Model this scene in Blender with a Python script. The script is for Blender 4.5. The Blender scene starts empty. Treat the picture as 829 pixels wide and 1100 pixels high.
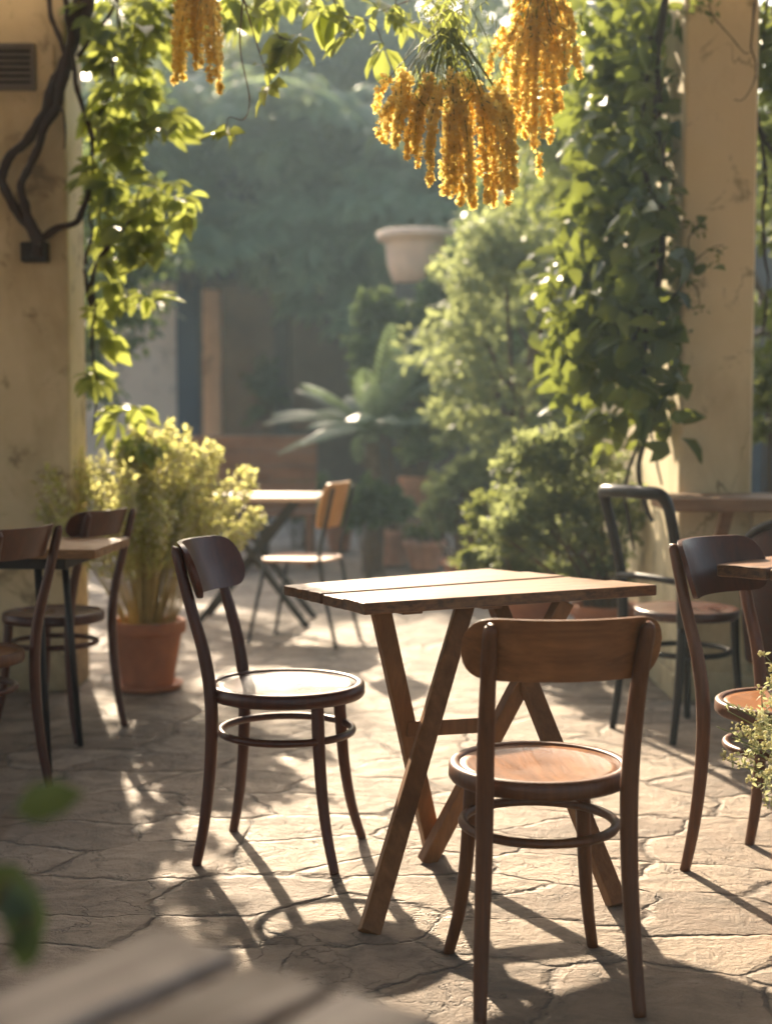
import bpy, math, random
import numpy as np
from mathutils import Vector, Matrix, noise as mnoise

random.seed(7)
R = np.random.default_rng(11)
S = bpy.context.scene
COL = S.collection
PI = math.pi

# ------------------------------------------------------------------ camera
CAM_H, FPX, PITCH = 1.2, 1528.0, math.radians(3.74)
cam_d = bpy.data.cameras.new('camera'); cam = bpy.data.objects.new('camera', cam_d); COL.objects.link(cam)
cam.location = (0, 0, CAM_H); cam.rotation_euler = (PI/2 - PITCH, 0, 0)
cam_d.lens = 50; cam_d.sensor_width = 36; cam_d.clip_end = 1000; cam_d.clip_start = 0.05
cam_d.dof.use_dof = True; cam_d.dof.focus_distance = 3.35; cam_d.dof.aperture_fstop = 2.1
S.camera = cam

def ray(px, py):
    a = (px - 414.5)/FPX; b = -(py - 550)/FPX
    c, s = math.cos(PITCH), math.sin(PITCH)
    return np.array([a, c + b*s, -s + b*c])
def G(px, py, z=0.0):          # point of a horizontal plane
    r = ray(px, py); t = (z - CAM_H)/r[2]
    return np.array([0, 0, CAM_H]) + r*t
def D(px, py, Y):              # point at distance Y along the view
    r = ray(px, py); t = Y/r[1]
    return np.array([0, 0, CAM_H]) + r*t

# ------------------------------------------------------------------ mesh helper
def nrm(v):
    v = np.asarray(v, float); n = np.linalg.norm(v, axis=-1, keepdims=True); n[n < 1e-9] = 1
    return v/n

class MB:
    def __init__(s): s.v = []; s.f = []; s.n = 0
    def add(s, verts, faces):
        verts = np.asarray(verts, float).reshape(-1, 3)
        s.v.append(verts)
        for F in faces:
            F = np.asarray(F, np.int64)
            if F.ndim == 1: F = F[None]
            s.f.append(F + s.n)
        s.n += len(verts); return s
    def box(s, c, size, rot=None, taper=1.0):
        hx, hy, hz = np.array(size)/2
        v = np.array([(x*hx*(taper if z < 0 else 1), y*hy*(taper if z < 0 else 1), z*hz) for z in (-1, 1) for y in (-1, 1) for x in (-1, 1)], float)
        if rot is not None: v = v @ np.array(rot).T
        return s.add(v + np.array(c), [[(0,2,3,1),(4,5,7,6),(0,1,5,4),(2,6,7,3),(0,4,6,2),(1,3,7,5)]])
    def beam(s, a, b, w, d, up=(0, 0, 1)):      # rectangular bar
        a = np.array(a, float); b = np.array(b, float)
        z = nrm(b - a); x = nrm(np.cross(up, z)) if abs(np.dot(nrm(up), z)) < .99 else np.array([1., 0, 0]); y = np.cross(z, x)
        return s.box((a + b)/2, (w, d, np.linalg.norm(b - a)), np.stack([x, y, z], 1))
    def sweep(s, pts, rad, n=10, smooth=0, closed=False, flat=(1, 1), sq=2.0, ref=None):
        P = np.array(pts, float); rad = np.ones(len(P))*np.array(rad, float)
        if smooth: P, rad = catmull(P, rad, smooth, closed)
        m = len(P)
        T = np.roll(P, -1, 0) - np.roll(P, 1, 0) if closed else np.gradient(P, axis=0)
        T = nrm(T)
        if ref is None:
            ref = np.array([0, 0, 1.]) if abs(T[0][2]) < .9 else np.array([1., 0, 0])
        U = nrm(ref - np.dot(ref, T[0])*T[0]); Us = [U]
        for i in range(1, m):
            U = nrm(U - np.dot(U, T[i])*T[i]); Us.append(U)
        U = np.array(Us); W = np.cross(T, U)
        a = np.arange(n)*2*PI/n
        ca, sa = np.cos(a), np.sin(a)
        k = (np.abs(ca)**sq + np.abs(sa)**sq)**(-1/sq)
        ca, sa = ca*k*flat[0], sa*k*flat[1]
        V = P[:, None] + rad[:, None, None]*(U[:, None]*ca[None, :, None] + W[:, None]*sa[None, :, None])
        i = np.arange(m if closed else m-1)[:, None]; j = np.arange(n)[None]
        q = np.stack([i*n + j, i*n + (j+1) % n, ((i+1) % m)*n + (j+1) % n, ((i+1) % m)*n + j], -1).reshape(-1, 4)
        fs = [q]
        if not closed: fs += [np.arange(n)[::-1], np.arange(n) + (m-1)*n]
        return s.add(V.reshape(-1, 3), fs)
    def lathe(s, prof, n=32, c=(0, 0, 0), sx=1, sy=1, cap=True):
        prof = np.array(prof, float)
        q_ = np.roll(prof, -1, 0)
        if (prof[:, 0]*q_[:, 1] - q_[:, 0]*prof[:, 1]).sum() < 0: prof = prof[::-1].copy()
        m = len(prof); a = np.arange(n)*2*PI/n
        V = np.stack([prof[:, 0][:, None]*np.cos(a)*sx, prof[:, 0][:, None]*np.sin(a)*sy, np.repeat(prof[:, 1][:, None], n, 1)], -1) + np.array(c)
        i = np.arange(m-1)[:, None]; j = np.arange(n)[None]
        q = np.stack([i*n + j, i*n + (j+1) % n, (i+1)*n + (j+1) % n, (i+1)*n + j], -1).reshape(-1, 4)
        fs = [q]
        if cap: fs += [np.arange(n)[::-1], np.arange(n) + (m-1)*n]
        return s.add(V.reshape(-1, 3), fs)
    def prism(s, outline, z0, z1):
        o = np.array(outline, float); n = len(o)
        V = np.concatenate([np.c_[o, np.full(n, z0)], np.c_[o, np.full(n, z1)]])
        j = np.arange(n)
        return s.add(V, [np.arange(n)[::-1], np.arange(n) + n, np.stack([j, (j+1) % n, (j+1) % n + n, j + n], 1)])
    def leaves(s, P, Dr, Nn, L, W, droop=.15, fold=.14, shape=(.34, 1.0, .70, .72)):
        P = np.asarray(P, float); N = len(P)
        if N == 0: return s
        L = np.ones(N)*L; W = np.ones(N)*W
        Dr = nrm(Dr); Sd = nrm(np.cross(Dr, Nn)); N2 = np.cross(Sd, Dr)
        a, wa, b, wb = shape
        tpl = np.array([(0,0,0),(a,-wa,fold),(a,0,0),(a,wa,fold),(b,-wb,fold),(b,0,0),(b,wb,fold),(1,0,0)], float)
        t, sd, h = tpl[:, 0], tpl[:, 1], tpl[:, 2]
        V = P[:, None] + Dr[:, None]*(t[None, :, None]*L[:, None, None]) + Sd[:, None]*(sd[None, :, None]*W[:, None, None]/2) \
            + N2[:, None]*((h[None, :]*W[:, None] - droop*(t[None, :]**2)*L[:, None])[..., None])
        o = (np.arange(N)*8)[:, None]
        tri = np.array([(0,2,1),(0,3,2),(4,5,7),(5,6,7)]); qd = np.array([(1,2,5,4),(2,3,6,5)])
        return s.add(V.reshape(-1, 3), [(o[:, :, None] + tri[None]).reshape(-1, 3), (o[:, :, None] + qd[None]).reshape(-1, 4)])
    def blobs(s, P, rad, jit=.25):              # small lumpy florets
        P = np.asarray(P, float); N = len(P); rad = np.ones(N)*rad
        g = (1 + 5**.5)/2
        iv = nrm(np.array([(-1,g,0),(1,g,0),(-1,-g,0),(1,-g,0),(0,-1,g),(0,1,g),(0,-1,-g),(0,1,-g),(g,0,-1),(g,0,1),(-g,0,-1),(-g,0,1)], float))
        it = np.array([(0,11,5),(0,5,1),(0,1,7),(0,7,10),(0,10,11),(1,5,9),(5,11,4),(11,10,2),(10,7,6),(7,1,8),(3,9,4),(3,4,2),(3,2,6),(3,6,8),(3,8,9),(4,9,5),(2,4,11),(6,2,10),(8,6,7),(9,8,1)])
        k = 1 + jit*R.uniform(-1, 1, (N, 12, 1))
        V = P[:, None] + iv[None]*k*rad[:, None, None]
        o = (np.arange(N)*12)[:, None, None]
        return s.add(V.reshape(-1, 3), [(o + it[None]).reshape(-1, 3)])
    def build(s, name, mat, parent=None, bevel=0, smooth=True, origin=None):
        V = np.concatenate(s.v)
        if origin is not None: V = V - np.array(origin)
        me = bpy.data.meshes.new(name)
        li = np.concatenate([f.reshape(-1) for f in s.f]); tot = np.concatenate([np.full(len(f), f.shape[1]) for f in s.f])
        st = np.concatenate([[0], np.cumsum(tot)[:-1]])
        me.vertices.add(len(V)); me.vertices.foreach_set('co', V.astype(np.float32).ravel())
        me.loops.add(len(li)); me.loops.foreach_set('vertex_index', li.astype(np.int32))
        me.polygons.add(len(tot)); me.polygons.foreach_set('loop_start', st.astype(np.int32))
        try: me.polygons.foreach_set('loop_total', tot.astype(np.int32))
        except Exception: pass
        me.polygons.foreach_set('use_smooth', np.full(len(tot), bool(smooth)))
        me.update(calc_edges=True); me.validate()
        me.materials.append(mat)
        o = bpy.data.objects.new(name, me); COL.objects.link(o)
        if origin is not None: o.location = origin
        if parent is not None: o.parent = parent
        if bevel:
            b = o.modifiers.new('bevel', 'BEVEL'); b.width = bevel; b.segments = 2; b.limit_method = 'ANGLE'; b.angle_limit = math.radians(35); b.harden_normals = True
        return o

def catmull(P, rad, k, closed=False):
    m = len(P); out = []; ro = []
    rng = range(m) if closed else range(m-1)
    for i in rng:
        if closed: p0, p1, p2, p3 = P[(i-1) % m], P[i], P[(i+1) % m], P[(i+2) % m]
        else: p0, p1, p2, p3 = P[max(i-1, 0)], P[i], P[i+1], P[min(i+2, m-1)]
        r1, r2 = rad[i], rad[(i+1) % m]
        for q in range(k):
            t = q/k
            out.append(.5*((2*p1) + (-p0+p2)*t + (2*p0-5*p1+4*p2-p3)*t*t + (-p0+3*p1-3*p2+p3)*t**3)); ro.append(r1 + (r2-r1)*t)
    if not closed: out.append(P[-1]); ro.append(rad[-1])
    return np.array(out), np.array(ro)

def tag(o, label=None, cat=None, group=None, kind=None):
    if label: o['label'] = label
    if cat: o['category'] = cat
    if group: o['group'] = group
    if kind: o['kind'] = kind
    return o
def thing(name, label, cat, loc=(0, 0, 0), rotz=0.0, group=None):
    o = bpy.data.objects.new(name, None); COL.objects.link(o)
    o.location = [float(x) for x in loc]; o.rotation_euler = (0, 0, rotz); o.empty_display_size = .1
    return tag(o, label, cat, group)

# ------------------------------------------------------------------ materials
class NT:
    def __init__(s, name):
        s.m = bpy.data.materials.new(name); s.m.use_nodes = True; s.t = s.m.node_tree
        s.t.nodes.clear(); s.out = s.t.nodes.new('ShaderNodeOutputMaterial')
    def n(s, typ, **kw):
        nd = s.t.nodes.new('ShaderNode' + typ)
        for k, v in kw.items():
            if hasattr(nd, k) and k not in nd.inputs: setattr(nd, k, v)
            else: s.put(nd.inputs[k], v)
        return nd
    def put(s, sock, v):
        if isinstance(v, bpy.types.NodeSocket): s.t.links.new(v, sock)
        elif isinstance(v, bpy.types.Node): s.t.links.new(v.outputs[0], sock)
        elif isinstance(v, (tuple, list)) and sock.type == 'RGBA': sock.default_value = (*v[:3], 1)
        else: sock.default_value = v
    def ramp(s, fac, stops, interp='LINEAR'):
        r = s.t.nodes.new('ShaderNodeValToRGB'); s.put(r.inputs[0], fac); e = r.color_ramp.elements; r.color_ramp.interpolation = interp
        while len(e) < len(stops): e.new(.5)
        for el, (p, c) in zip(e, stops):
            el.position = p; el.color = (*c, 1) if isinstance(c, tuple) else (c, c, c, 1)
        return r.outputs[0]
    def mix(s, a, b, f, mode='MIX'):
        m = s.t.nodes.new('ShaderNodeMix'); m.data_type = 'RGBA'; m.blend_type = mode
        s.put(m.inputs['Factor'], f); s.put(m.inputs['A'], a); s.put(m.inputs['B'], b); return m.outputs['Result']
    def math(s, op, a, b=None):
        m = s.t.nodes.new('ShaderNodeMath'); m.operation = op; s.put(m.inputs[0], a)
        if b is not None: s.put(m.inputs[1], b)
        return m.outputs[0]
    def coords(s, scale=(1, 1, 1), kind='Object', rot=(0, 0, 0)):
        tc = s.t.nodes.new('ShaderNodeTexCoord'); mp = s.t.nodes.new('ShaderNodeMapping')
        s.t.links.new(tc.outputs[kind], mp.inputs[0]); mp.inputs['Scale'].default_value = scale; mp.inputs['Rotation'].default_value = rot
        return mp.outputs[0]
    def noise(s, vec, scale, detail=4, rough=.55, dist=0):
        n = s.t.nodes.new('ShaderNodeTexNoise'); s.put(n.inputs['Vector'], vec); n.inputs['Scale'].default_value = scale
        n.inputs['Detail'].default_value = detail; n.inputs['Roughness'].default_value = rough; n.inputs['Distortion'].default_value = dist
        return n
    def bump(s, h, strength, dist=.01):
        b = s.t.nodes.new('ShaderNodeBump'); s.put(b.inputs['Height'], h); b.inputs['Strength'].default_value = strength; b.inputs['Distance'].default_value = dist
        return b.outputs[0]
    def princ(s, **kw):
        p = s.t.nodes.new('ShaderNodeBsdfPrincipled')
        for k, v in kw.items(): s.put(p.inputs[k.replace('_', ' ')], v)
        s.t.links.new(p.outputs[0], s.out.inputs[0]); return p

def wood(name, dark, light, rough=.35, axis='z', scale=1.0, coat=0.0, contrast=1.0, edge=0.0):
    t = NT(name); st = {'z': (14, 14, 1.1), 'x': (1.1, 14, 14), 'y': (14, 1.1, 14)}[axis]
    v = t.coords(tuple(q*scale for q in st))
    n1 = t.noise(v, 1.6, 6, .6, 1.2); n2 = t.noise(v, 7, 5, .7, .4)
    n3 = t.noise(t.coords((3, 3, 3)), 1.5, 3)
    f = t.math('ADD', t.math('MULTIPLY', n1.outputs[0], .62), t.math('MULTIPLY', n2.outputs[0], .38))
    c = t.ramp(f, [(.5 - .22/contrast, dark), (.5 + .22/contrast, light)])
    c = t.mix(c, tuple(q*.55 for q in dark), t.ramp(n3.outputs[0], [(.5, 0.0), (.8, .5)]))
    if edge:      # side faces darker by normal direction, and blotches worn into the top
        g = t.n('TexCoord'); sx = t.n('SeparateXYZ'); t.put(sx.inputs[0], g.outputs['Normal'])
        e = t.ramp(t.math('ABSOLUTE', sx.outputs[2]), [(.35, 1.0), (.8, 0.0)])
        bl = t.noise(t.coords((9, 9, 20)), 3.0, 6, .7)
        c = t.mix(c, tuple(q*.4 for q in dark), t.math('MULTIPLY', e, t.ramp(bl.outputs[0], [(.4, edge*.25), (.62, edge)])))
        sc = t.noise(t.coords((2.0, 30, 30)), 2.2, 4, .7); c = t.mix(c, tuple(q*.6 for q in dark), t.ramp(sc.outputs[0], [(.58, 0.0), (.68, .6)]))
    r = t.ramp(n3.outputs[0], [(.3, rough*.8), (.75, min(1, rough*1.45))])
    t.princ(Base_Color=c, Roughness=r, Normal=t.bump(f, .3, .005), Specular_IOR_Level=.38, Coat_Weight=coat, Coat_Roughness=.25)
    return t.m

def plaster(name, c1, c2, stain, bump=.35):
    t = NT(name); v = t.coords()
    a = t.noise(v, 1.3, 6, .65, .6); b = t.noise(t.coords((1.5, 1.5, .75)), 1.5, 5, .62, .4); g = t.noise(v, 26, 5, .7); m = t.noise(v, 5, 5, .65, .5)
    c = t.mix(c1, c2, t.ramp(a.outputs[0], [(.35, 0.0), (.68, 1.0)]))
    c = t.mix(c, stain, t.ramp(b.outputs[0], [(.48, 0.0), (.76, .85)]))
    c = t.mix(c, tuple(q*.45 for q in stain), t.ramp(m.outputs[0], [(.58, 0.0), (.68, .7)]))
    geo = t.n('NewGeometry'); sp_ = t.n('SeparateXYZ'); t.put(sp_.inputs[0], geo.outputs['Position'])
    dz = t.math('ADD', sp_.outputs[2], t.math('MULTIPLY', t.math('SUBTRACT', m.outputs[0], .5), .9))
    c = t.mix(c, tuple(q*.5 for q in stain), t.ramp(dz, [(.02, .7), (.42, 0.0)]))      # darker towards the foot of the wall
    ck = t.n('TexVoronoi', feature='DISTANCE_TO_EDGE'); cv = t.n('Mapping'); wv = t.n('VectorMath', operation='ADD'); t.put(wv.inputs[0], v); t.put(wv.inputs[1], b.outputs['Color']); t.put(ck.inputs['Vector'], wv.outputs[0]); ck.inputs['Scale'].default_value = 1.3
    c = t.mix(c, tuple(q*.35 for q in stain), t.math('MULTIPLY', t.ramp(ck.outputs['Distance'], [(.003, .8), (.012, 0.0)]), t.ramp(a.outputs[0], [(.5, 0.0), (.6, 1.0)])))
    h = t.math('ADD', t.math('MULTIPLY', g.outputs[0], .4), m.outputs[0])
    t.princ(Base_Color=c, Roughness=.88, Normal=t.bump(h, bump, .012)); return t.m

def leafmat(name, c_lo, c_hi, trans, tw=.45, rough=.38, yellow=None, spec=.5, patch=6.0):
    t = NT(name); g = t.n('NewGeometry'); r = g.outputs['Random Per Island']
    st = [(0, c_lo), (.75, c_hi)] + ([(1.0, yellow)] if yellow else [])
    c = t.ramp(r, st); v = t.coords(); nz = t.noise(v, 40, 3)
    c = t.mix(c, tuple(q*.6 for q in c_lo), t.ramp(nz.outputs[0], [(.5, 0.0), (.75, .4)]))
    g2 = t.noise(v, patch, 3, .6); c = t.mix(c, tuple(q*.5 for q in c_lo), t.ramp(g2.outputs[0], [(.4, .4), (.56, 0.0)]))   # older, darker growth in patches
    p = t.n('BsdfPrincipled'); t.put(p.inputs['Base Color'], c); t.put(p.inputs['Roughness'], rough); t.put(p.inputs['Specular IOR Level'], spec)
    tr = t.n('BsdfTranslucent'); t.put(tr.inputs['Color'], t.mix(c, trans, .72))
    m = t.n('MixShader'); t.put(m.inputs[0], tw); t.put(m.inputs[1], p.outputs[0]); t.put(m.inputs[2], tr.outputs[0])
    t.t.links.new(m.outputs[0], t.out.inputs[0]); return t.m

def simple(name, c, rough=.5, metal=0.0, var=.3, scale=8, bump=.1, coat=0.0, spec=.5):
    t = NT(name); n = t.noise(t.coords(), scale, 5, .65)
    cc = t.mix(tuple(q*(1-var) for q in c), tuple(min(1, q*(1+var)) for q in c), t.ramp(n.outputs[0], [(.3, 0.0), (.7, 1.0)]))
    t.princ(Base_Color=cc, Roughness=t.ramp(n.outputs[0], [(.3, rough*.8), (.7, min(1, rough*1.25))]), Metallic=metal, Normal=t.bump(n.outputs[0], bump, .005), Coat_Weight=coat, Specular_IOR_Level=spec)
    return t.m

def flagstone():
    t = NT('flagstone')
    tc = t.n('TexCoord'); P = tc.outputs['Object']
    w = t.noise(P, 1.1, 3, .5); w2 = t.noise(P, 6.5, 4, .6)
    def off(a, src, k):
        sub = t.n('VectorMath', operation='SUBTRACT'); t.put(sub.inputs[0], src); sub.inputs[1].default_value = (.5, .5, .5)
        sc = t.n('VectorMath', operation='SCALE'); t.put(sc.inputs[0], sub.outputs[0]); sc.inputs['Scale'].default_value = k
        ad = t.n('VectorMath', operation='ADD'); t.put(ad.inputs[0], a); t.put(ad.inputs[1], sc.outputs[0]); return ad.outputs[0]
    v = off(off(P, w.outputs['Color'], .38), w2.outputs['Color'], .1)
    mp = t.n('Mapping'); t.put(mp.inputs[0], v); mp.inputs['Scale'].default_value = (2.5, 3.9, 0); mp.inputs['Rotation'].default_value = (0, 0, .2)
    ve = t.n('TexVoronoi', feature='DISTANCE_TO_EDGE', voronoi_dimensions='2D'); t.put(ve.inputs['Vector'], mp.outputs[0]); ve.inputs['Scale'].default_value = 1.0; ve.inputs['Randomness'].default_value = .68
    vc = t.n('TexVoronoi', feature='F1', voronoi_dimensions='2D'); t.put(vc.inputs['Vector'], mp.outputs[0]); vc.inputs['Scale'].default_value = 1.0; vc.inputs['Randomness'].default_value = .68
    # thin secondary cracks inside the slabs
    mp2 = t.n('Mapping'); t.put(mp2.inputs[0], off(v, w2.outputs['Color'], .2)); mp2.inputs['Scale'].default_value = (4.9, 7.3, 0); mp2.inputs['Rotation'].default_value = (0, 0, -.35)
    v2 = t.n('TexVoronoi', feature='DISTANCE_TO_EDGE', voronoi_dimensions='2D'); t.put(v2.inputs['Vector'], mp2.outputs[0]); v2.inputs['Scale'].default_value = 1.0
    gate = t.noise(P, 2.3, 3, .5)
    wide = t.noise(P, 3.7, 4, .6)
    d = t.math('DIVIDE', ve.outputs['Distance'], t.math('ADD', t.math('MULTIPLY', t.ramp(wide.outputs[0], [(.36, .02), (.78, 1.0)]), .14), .004))
    joint = t.ramp(d, [(.25, 1.0), (.62, 0.0)])
    crack = t.math('MULTIPLY', t.ramp(v2.outputs['Distance'], [(.004, 1.0), (.028, 0.0)]), t.ramp(gate.outputs[0], [(.47, 0.0), (.56, 1.0)]))
    big = t.noise(P, 1.7, 5, .6); mid = t.noise(P, 9, 7, .68, .5); fine = t.noise(P, 60, 6, .75); 
    lay = t.noise(t.coords((1, 2.0, 1), rot=(0, 0, .3)), 5.5, 7, .62, .5)
    c = t.ramp(vc.outputs['Color'], [(.1, (.23, .17, .122)), (.5, (.36, .275, .2)), (.9, (.47, .37, .275))])
    c = t.mix(c, (.18, .155, .125), t.ramp(mid.outputs[0], [(.46, 0.0), (.7, .85)]))
    c = t.mix(c, (.46, .365, .275), t.ramp(lay.outputs[0], [(.52, 0.0), (.7, .55)]))
    c = t.mix(c, (.2, .175, .14), t.ramp(fine.outputs[0], [(.55, 0.0), (.75, .55)]))
    c = t.mix(c, (.12, .095, .07), t.ramp(t.math('ADD', joint, t.math('MULTIPLY', t.math('SUBTRACT', mid.outputs[0], .5), 1.3)), [(.35, 0.0), (1.05, .5)]))
    c = t.mix(c, (.11, .09, .07), t.math('MULTIPLY', crack, .45))
    h = t.math('ADD', t.math('MULTIPLY', t.ramp(d, [(.1, 0.0), (.55, .6), (1.0, .95)]), .7), t.math('MULTIPLY', lay.outputs[0], .5))
    h = t.math('ADD', h, t.math('MULTIPLY', mid.outputs[0], .85))
    h = t.math('ADD', h, t.math('MULTIPLY', fine.outputs[0], .28))
    h = t.math('SUBTRACT', h, t.math('MULTIPLY', crack, .35))
    t.princ(Base_Color=c, Roughness=t.ramp(mid.outputs[0], [(.3, .5), (.7, .75)]), Normal=t.bump(h, 1.0, .06), Specular_IOR_Level=.35)
    return t.m

M = {}
M['stone'] = flagstone()
M['plaster_y'] = plaster('plaster_yellow', (.46, .37, .21), (.57, .47, .29), (.26, .19, .09))
M['plaster_w'] = plaster('plaster_warm', (.60, .50, .29), (.68, .58, .37), (.36, .27, .14))
M['plaster_p'] = plaster('plaster_pale', (.56, .44, .32), (.62, .5, .38), (.4, .31, .22))
M['ceil'] = plaster('plaster_ceiling', (.34, .28, .2), (.4, .33, .24), (.2, .16, .1))
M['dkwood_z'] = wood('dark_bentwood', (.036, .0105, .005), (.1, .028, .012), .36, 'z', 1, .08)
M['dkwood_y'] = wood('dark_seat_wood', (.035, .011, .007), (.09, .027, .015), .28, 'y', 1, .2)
M['wal_z'] = wood('walnut_leg', (.06, .02, .007), (.17, .065, .022), .42, 'z', 1, .05)
M['wal_x'] = wood('walnut_board', (.09, .03, .009), (.32, .135, .045), .4, 'x', 1, .08)
M['wal_seat'] = wood('worn_seat', (.09, .032, .01), (.34, .145, .052), .3, 'y', .8, .15, 1.3)
M['rt_seat'] = wood('amber_seat', (.2, .075, .024), (.38, .16, .055), .3, 'y', .9, .2)
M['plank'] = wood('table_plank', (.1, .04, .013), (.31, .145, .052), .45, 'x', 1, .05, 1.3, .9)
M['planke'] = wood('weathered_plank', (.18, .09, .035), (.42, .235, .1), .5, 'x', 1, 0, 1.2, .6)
M['leg'] = wood('table_leg', (.095, .04, .013), (.27, .125, .045), .5, 'z', 1)
M['counter'] = wood('counter_wood', (.16, .085, .042), (.33, .195, .105), .5, 'x', .8)
M['bench'] = wood('bench_wood', (.13, .065, .036), (.23, .12, .07), .6, 'x', 1)
M['ply'] = wood('honey_plywood', (.42, .2, .06), (.6, .32, .11), .4, 'z', .7)
M['pinkply'] = wood('pale_seat_ply', (.4, .24, .16), (.52, .33, .22), .45, 'y', .7)
M['paletop'] = wood('pale_table_top', (.48, .36, .27), (.62, .5, .4), .35, 'x', .7)
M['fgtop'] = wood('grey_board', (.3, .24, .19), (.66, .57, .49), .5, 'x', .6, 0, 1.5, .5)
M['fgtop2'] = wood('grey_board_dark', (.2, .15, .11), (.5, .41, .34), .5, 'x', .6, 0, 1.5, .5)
M['black'] = simple('black_lacquer', (.016, .009, .006), .45, 0, .3, 10, .05, 0, .3)
M['iron'] = simple('dark_iron', (.03, .024, .02), .55, .6, .4, 14, .25)
M['metal'] = simple('dark_metal', (.022, .02, .019), .5, .2, .3, 20, .05)
M['leather'] = simple('brown_leather', (.05, .017, .01), .6, 0, .35, 30, .2, 0, .25)
M['terra'] = simple('terracotta', (.34, .135, .065), .8, 0, .3, 6, .25)
M['terra_p'] = simple('terracotta_pale', (.5, .26, .165), .85, 0, .3, 6, .25)
M['basin'] = simple('pale_clay', (.58, .43, .32), .8, 0, .15, 5, .2)
M['soil'] = simple('soil', (.04, .027, .018), .95, 0, .5, 30, .8)
M['bark'] = simple('vine_bark', (.03, .017, .011), .85, 0, .5, 22, .7)
M['bark2'] = simple('tree_bark', (.11, .08, .055), .9, 0, .4, 14, .7)
M['stem'] = simple('green_stem', (.12, .15, .035), .6, 0, .3, 20, .1)
M['gold'] = simple('straw_stem', (.4, .3, .1), .6, 0, .3, 20, .1)
M['twig'] = simple('brown_twig', (.11, .065, .03), .8, 0, .3, 20, .2)
M['vent'] = simple('vent_paint', (.12, .1, .075), .55, .2, .2, 15, .1)
M['blue'] = simple('blue_grey_paint', (.025, .036, .05), .55, 0, .2, 6, .1)
M['dkroom'] = simple('dark_render', (.075, .07, .06), .9, 0, .4, 2, .2)  # dark grey-brown render, one base colour on every face
M['tile'] = simple('roof_tile', (.26, .12, .07), .85, 0, .35, 7, .4)
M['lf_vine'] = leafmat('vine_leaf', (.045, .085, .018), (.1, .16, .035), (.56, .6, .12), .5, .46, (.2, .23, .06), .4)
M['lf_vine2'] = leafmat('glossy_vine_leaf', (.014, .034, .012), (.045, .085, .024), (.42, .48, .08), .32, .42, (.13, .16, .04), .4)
M['lf_pale'] = leafmat('pale_leaf', (.32, .34, .1), (.5, .5, .2), (.85, .82, .3), .55, .5, (.5, .47, .2))
M['lf_grey'] = leafmat('grey_green_leaf', (.085, .115, .06), (.17, .2, .11), (.5, .55, .2), .48, .55, (.26, .27, .13), .35)
M['lf_herb'] = leafmat('herb_leaf', (.26, .29, .15), (.4, .42, .24), (.6, .6, .3), .4, .55)
M['lf_shrub'] = leafmat('shrub_leaf', (.06, .09, .03), (.13, .16, .055), (.42, .46, .12), .45, .55, (.22, .22, .08), .35)
M['lf_blue'] = leafmat('blue_green_leaf', (.06, .105, .06), (.15, .21, .12), (.5, .58, .24), .52, .45, None, .4, 1.7)
M['lf_tree'] = leafmat('tree_leaf', (.05, .085, .026), (.11, .15, .05), (.46, .5, .13), .48, .55, (.18, .2, .06), .35)
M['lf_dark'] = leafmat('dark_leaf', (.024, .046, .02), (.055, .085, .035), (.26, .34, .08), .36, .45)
M['lf_palm'] = leafmat('frond_leaf', (.13, .18, .12), (.22, .28, .19), (.3, .4, .14), .3, .38)
M['bloom'] = leafmat('yellow_blossom', (.92, .6, .09), (.98, .74, .2), (1.0, .86, .3), .66, .6, (.97, .88, .48), .5, .5)
M['bloom_w'] = leafmat('cream_blossom', (.62, .58, .34), (.8, .76, .52), (.9, .85, .5), .45, .7)

# ------------------------------------------------------------------ light
SUN_AZ, SUN_EL = math.radians(-15), math.radians(30)
tosun = Vector((math.sin(SUN_AZ)*math.cos(SUN_EL), math.cos(SUN_AZ)*math.cos(SUN_EL), math.sin(SUN_EL)))
sd = bpy.data.lights.new('sun', 'SUN'); sun = bpy.data.objects.new('sun', sd); COL.objects.link(sun)
sd.energy = 5.0; sd.angle = math.radians(.8); sd.color = (1, .825, .61)
sun.rotation_euler = tosun.to_track_quat('Z', 'Y').to_euler(); sun.location = (-4, 16, 12)
W = bpy.data.worlds.new('World'); S.world = W; W.use_nodes = True
wt = W.node_tree; bg = wt.nodes['Background']; sky = wt.nodes.new('ShaderNodeTexSky'); sky.sky_type = 'NISHITA'; sky.sun_disc = False
sky.sun_elevation = SUN_EL; sky.sun_rotation = SUN_AZ; sky.ozone_density = .4; sky.dust_density = 4.5; sky.air_density = 1.0
wt.links.new(sky.outputs[0], bg.inputs[0]); bg.inputs[1].default_value = .12
S.view_settings.view_transform = 'Standard'; S.view_settings.look = 'None'; S.view_settings.exposure = 1.72; S.view_settings.gamma = 1
S.view_settings.use_curve_mapping = False
S.cycles.use_denoising = True
try: S.cycles.denoiser = 'OPENIMAGEDENOISE'
except Exception: pass
S.cycles.max_bounces = 8; S.cycles.diffuse_bounces = 4; S.cycles.glossy_bounces = 3; S.cycles.transmission_bounces = 5; S.cycles.volume_bounces = 1
S.cycles.sample_clamp_indirect = 6; S.cycles.caustics_reflective = False; S.cycles.caustics_refractive = False

hz = NT('haze_air'); pv = hz.n('VolumePrincipled'); hz.t.links.new(pv.outputs[0], hz.out.inputs['Volume'])
pv.inputs['Color'].default_value = (.66, .88, 1.0, 1); pv.inputs['Density'].default_value = .0028; pv.inputs['Anisotropy'].default_value = .35
pv.inputs['Density Attribute'].default_value = ''
hb = MB().box((0, 10, 5.5), (130, 130, 13)).build('haze', hz.m, smooth=False); hb['kind'] = 'stuff'
hb['label'] = 'pale sunlit haze hanging in the courtyard air'; hb['category'] = 'haze'

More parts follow.
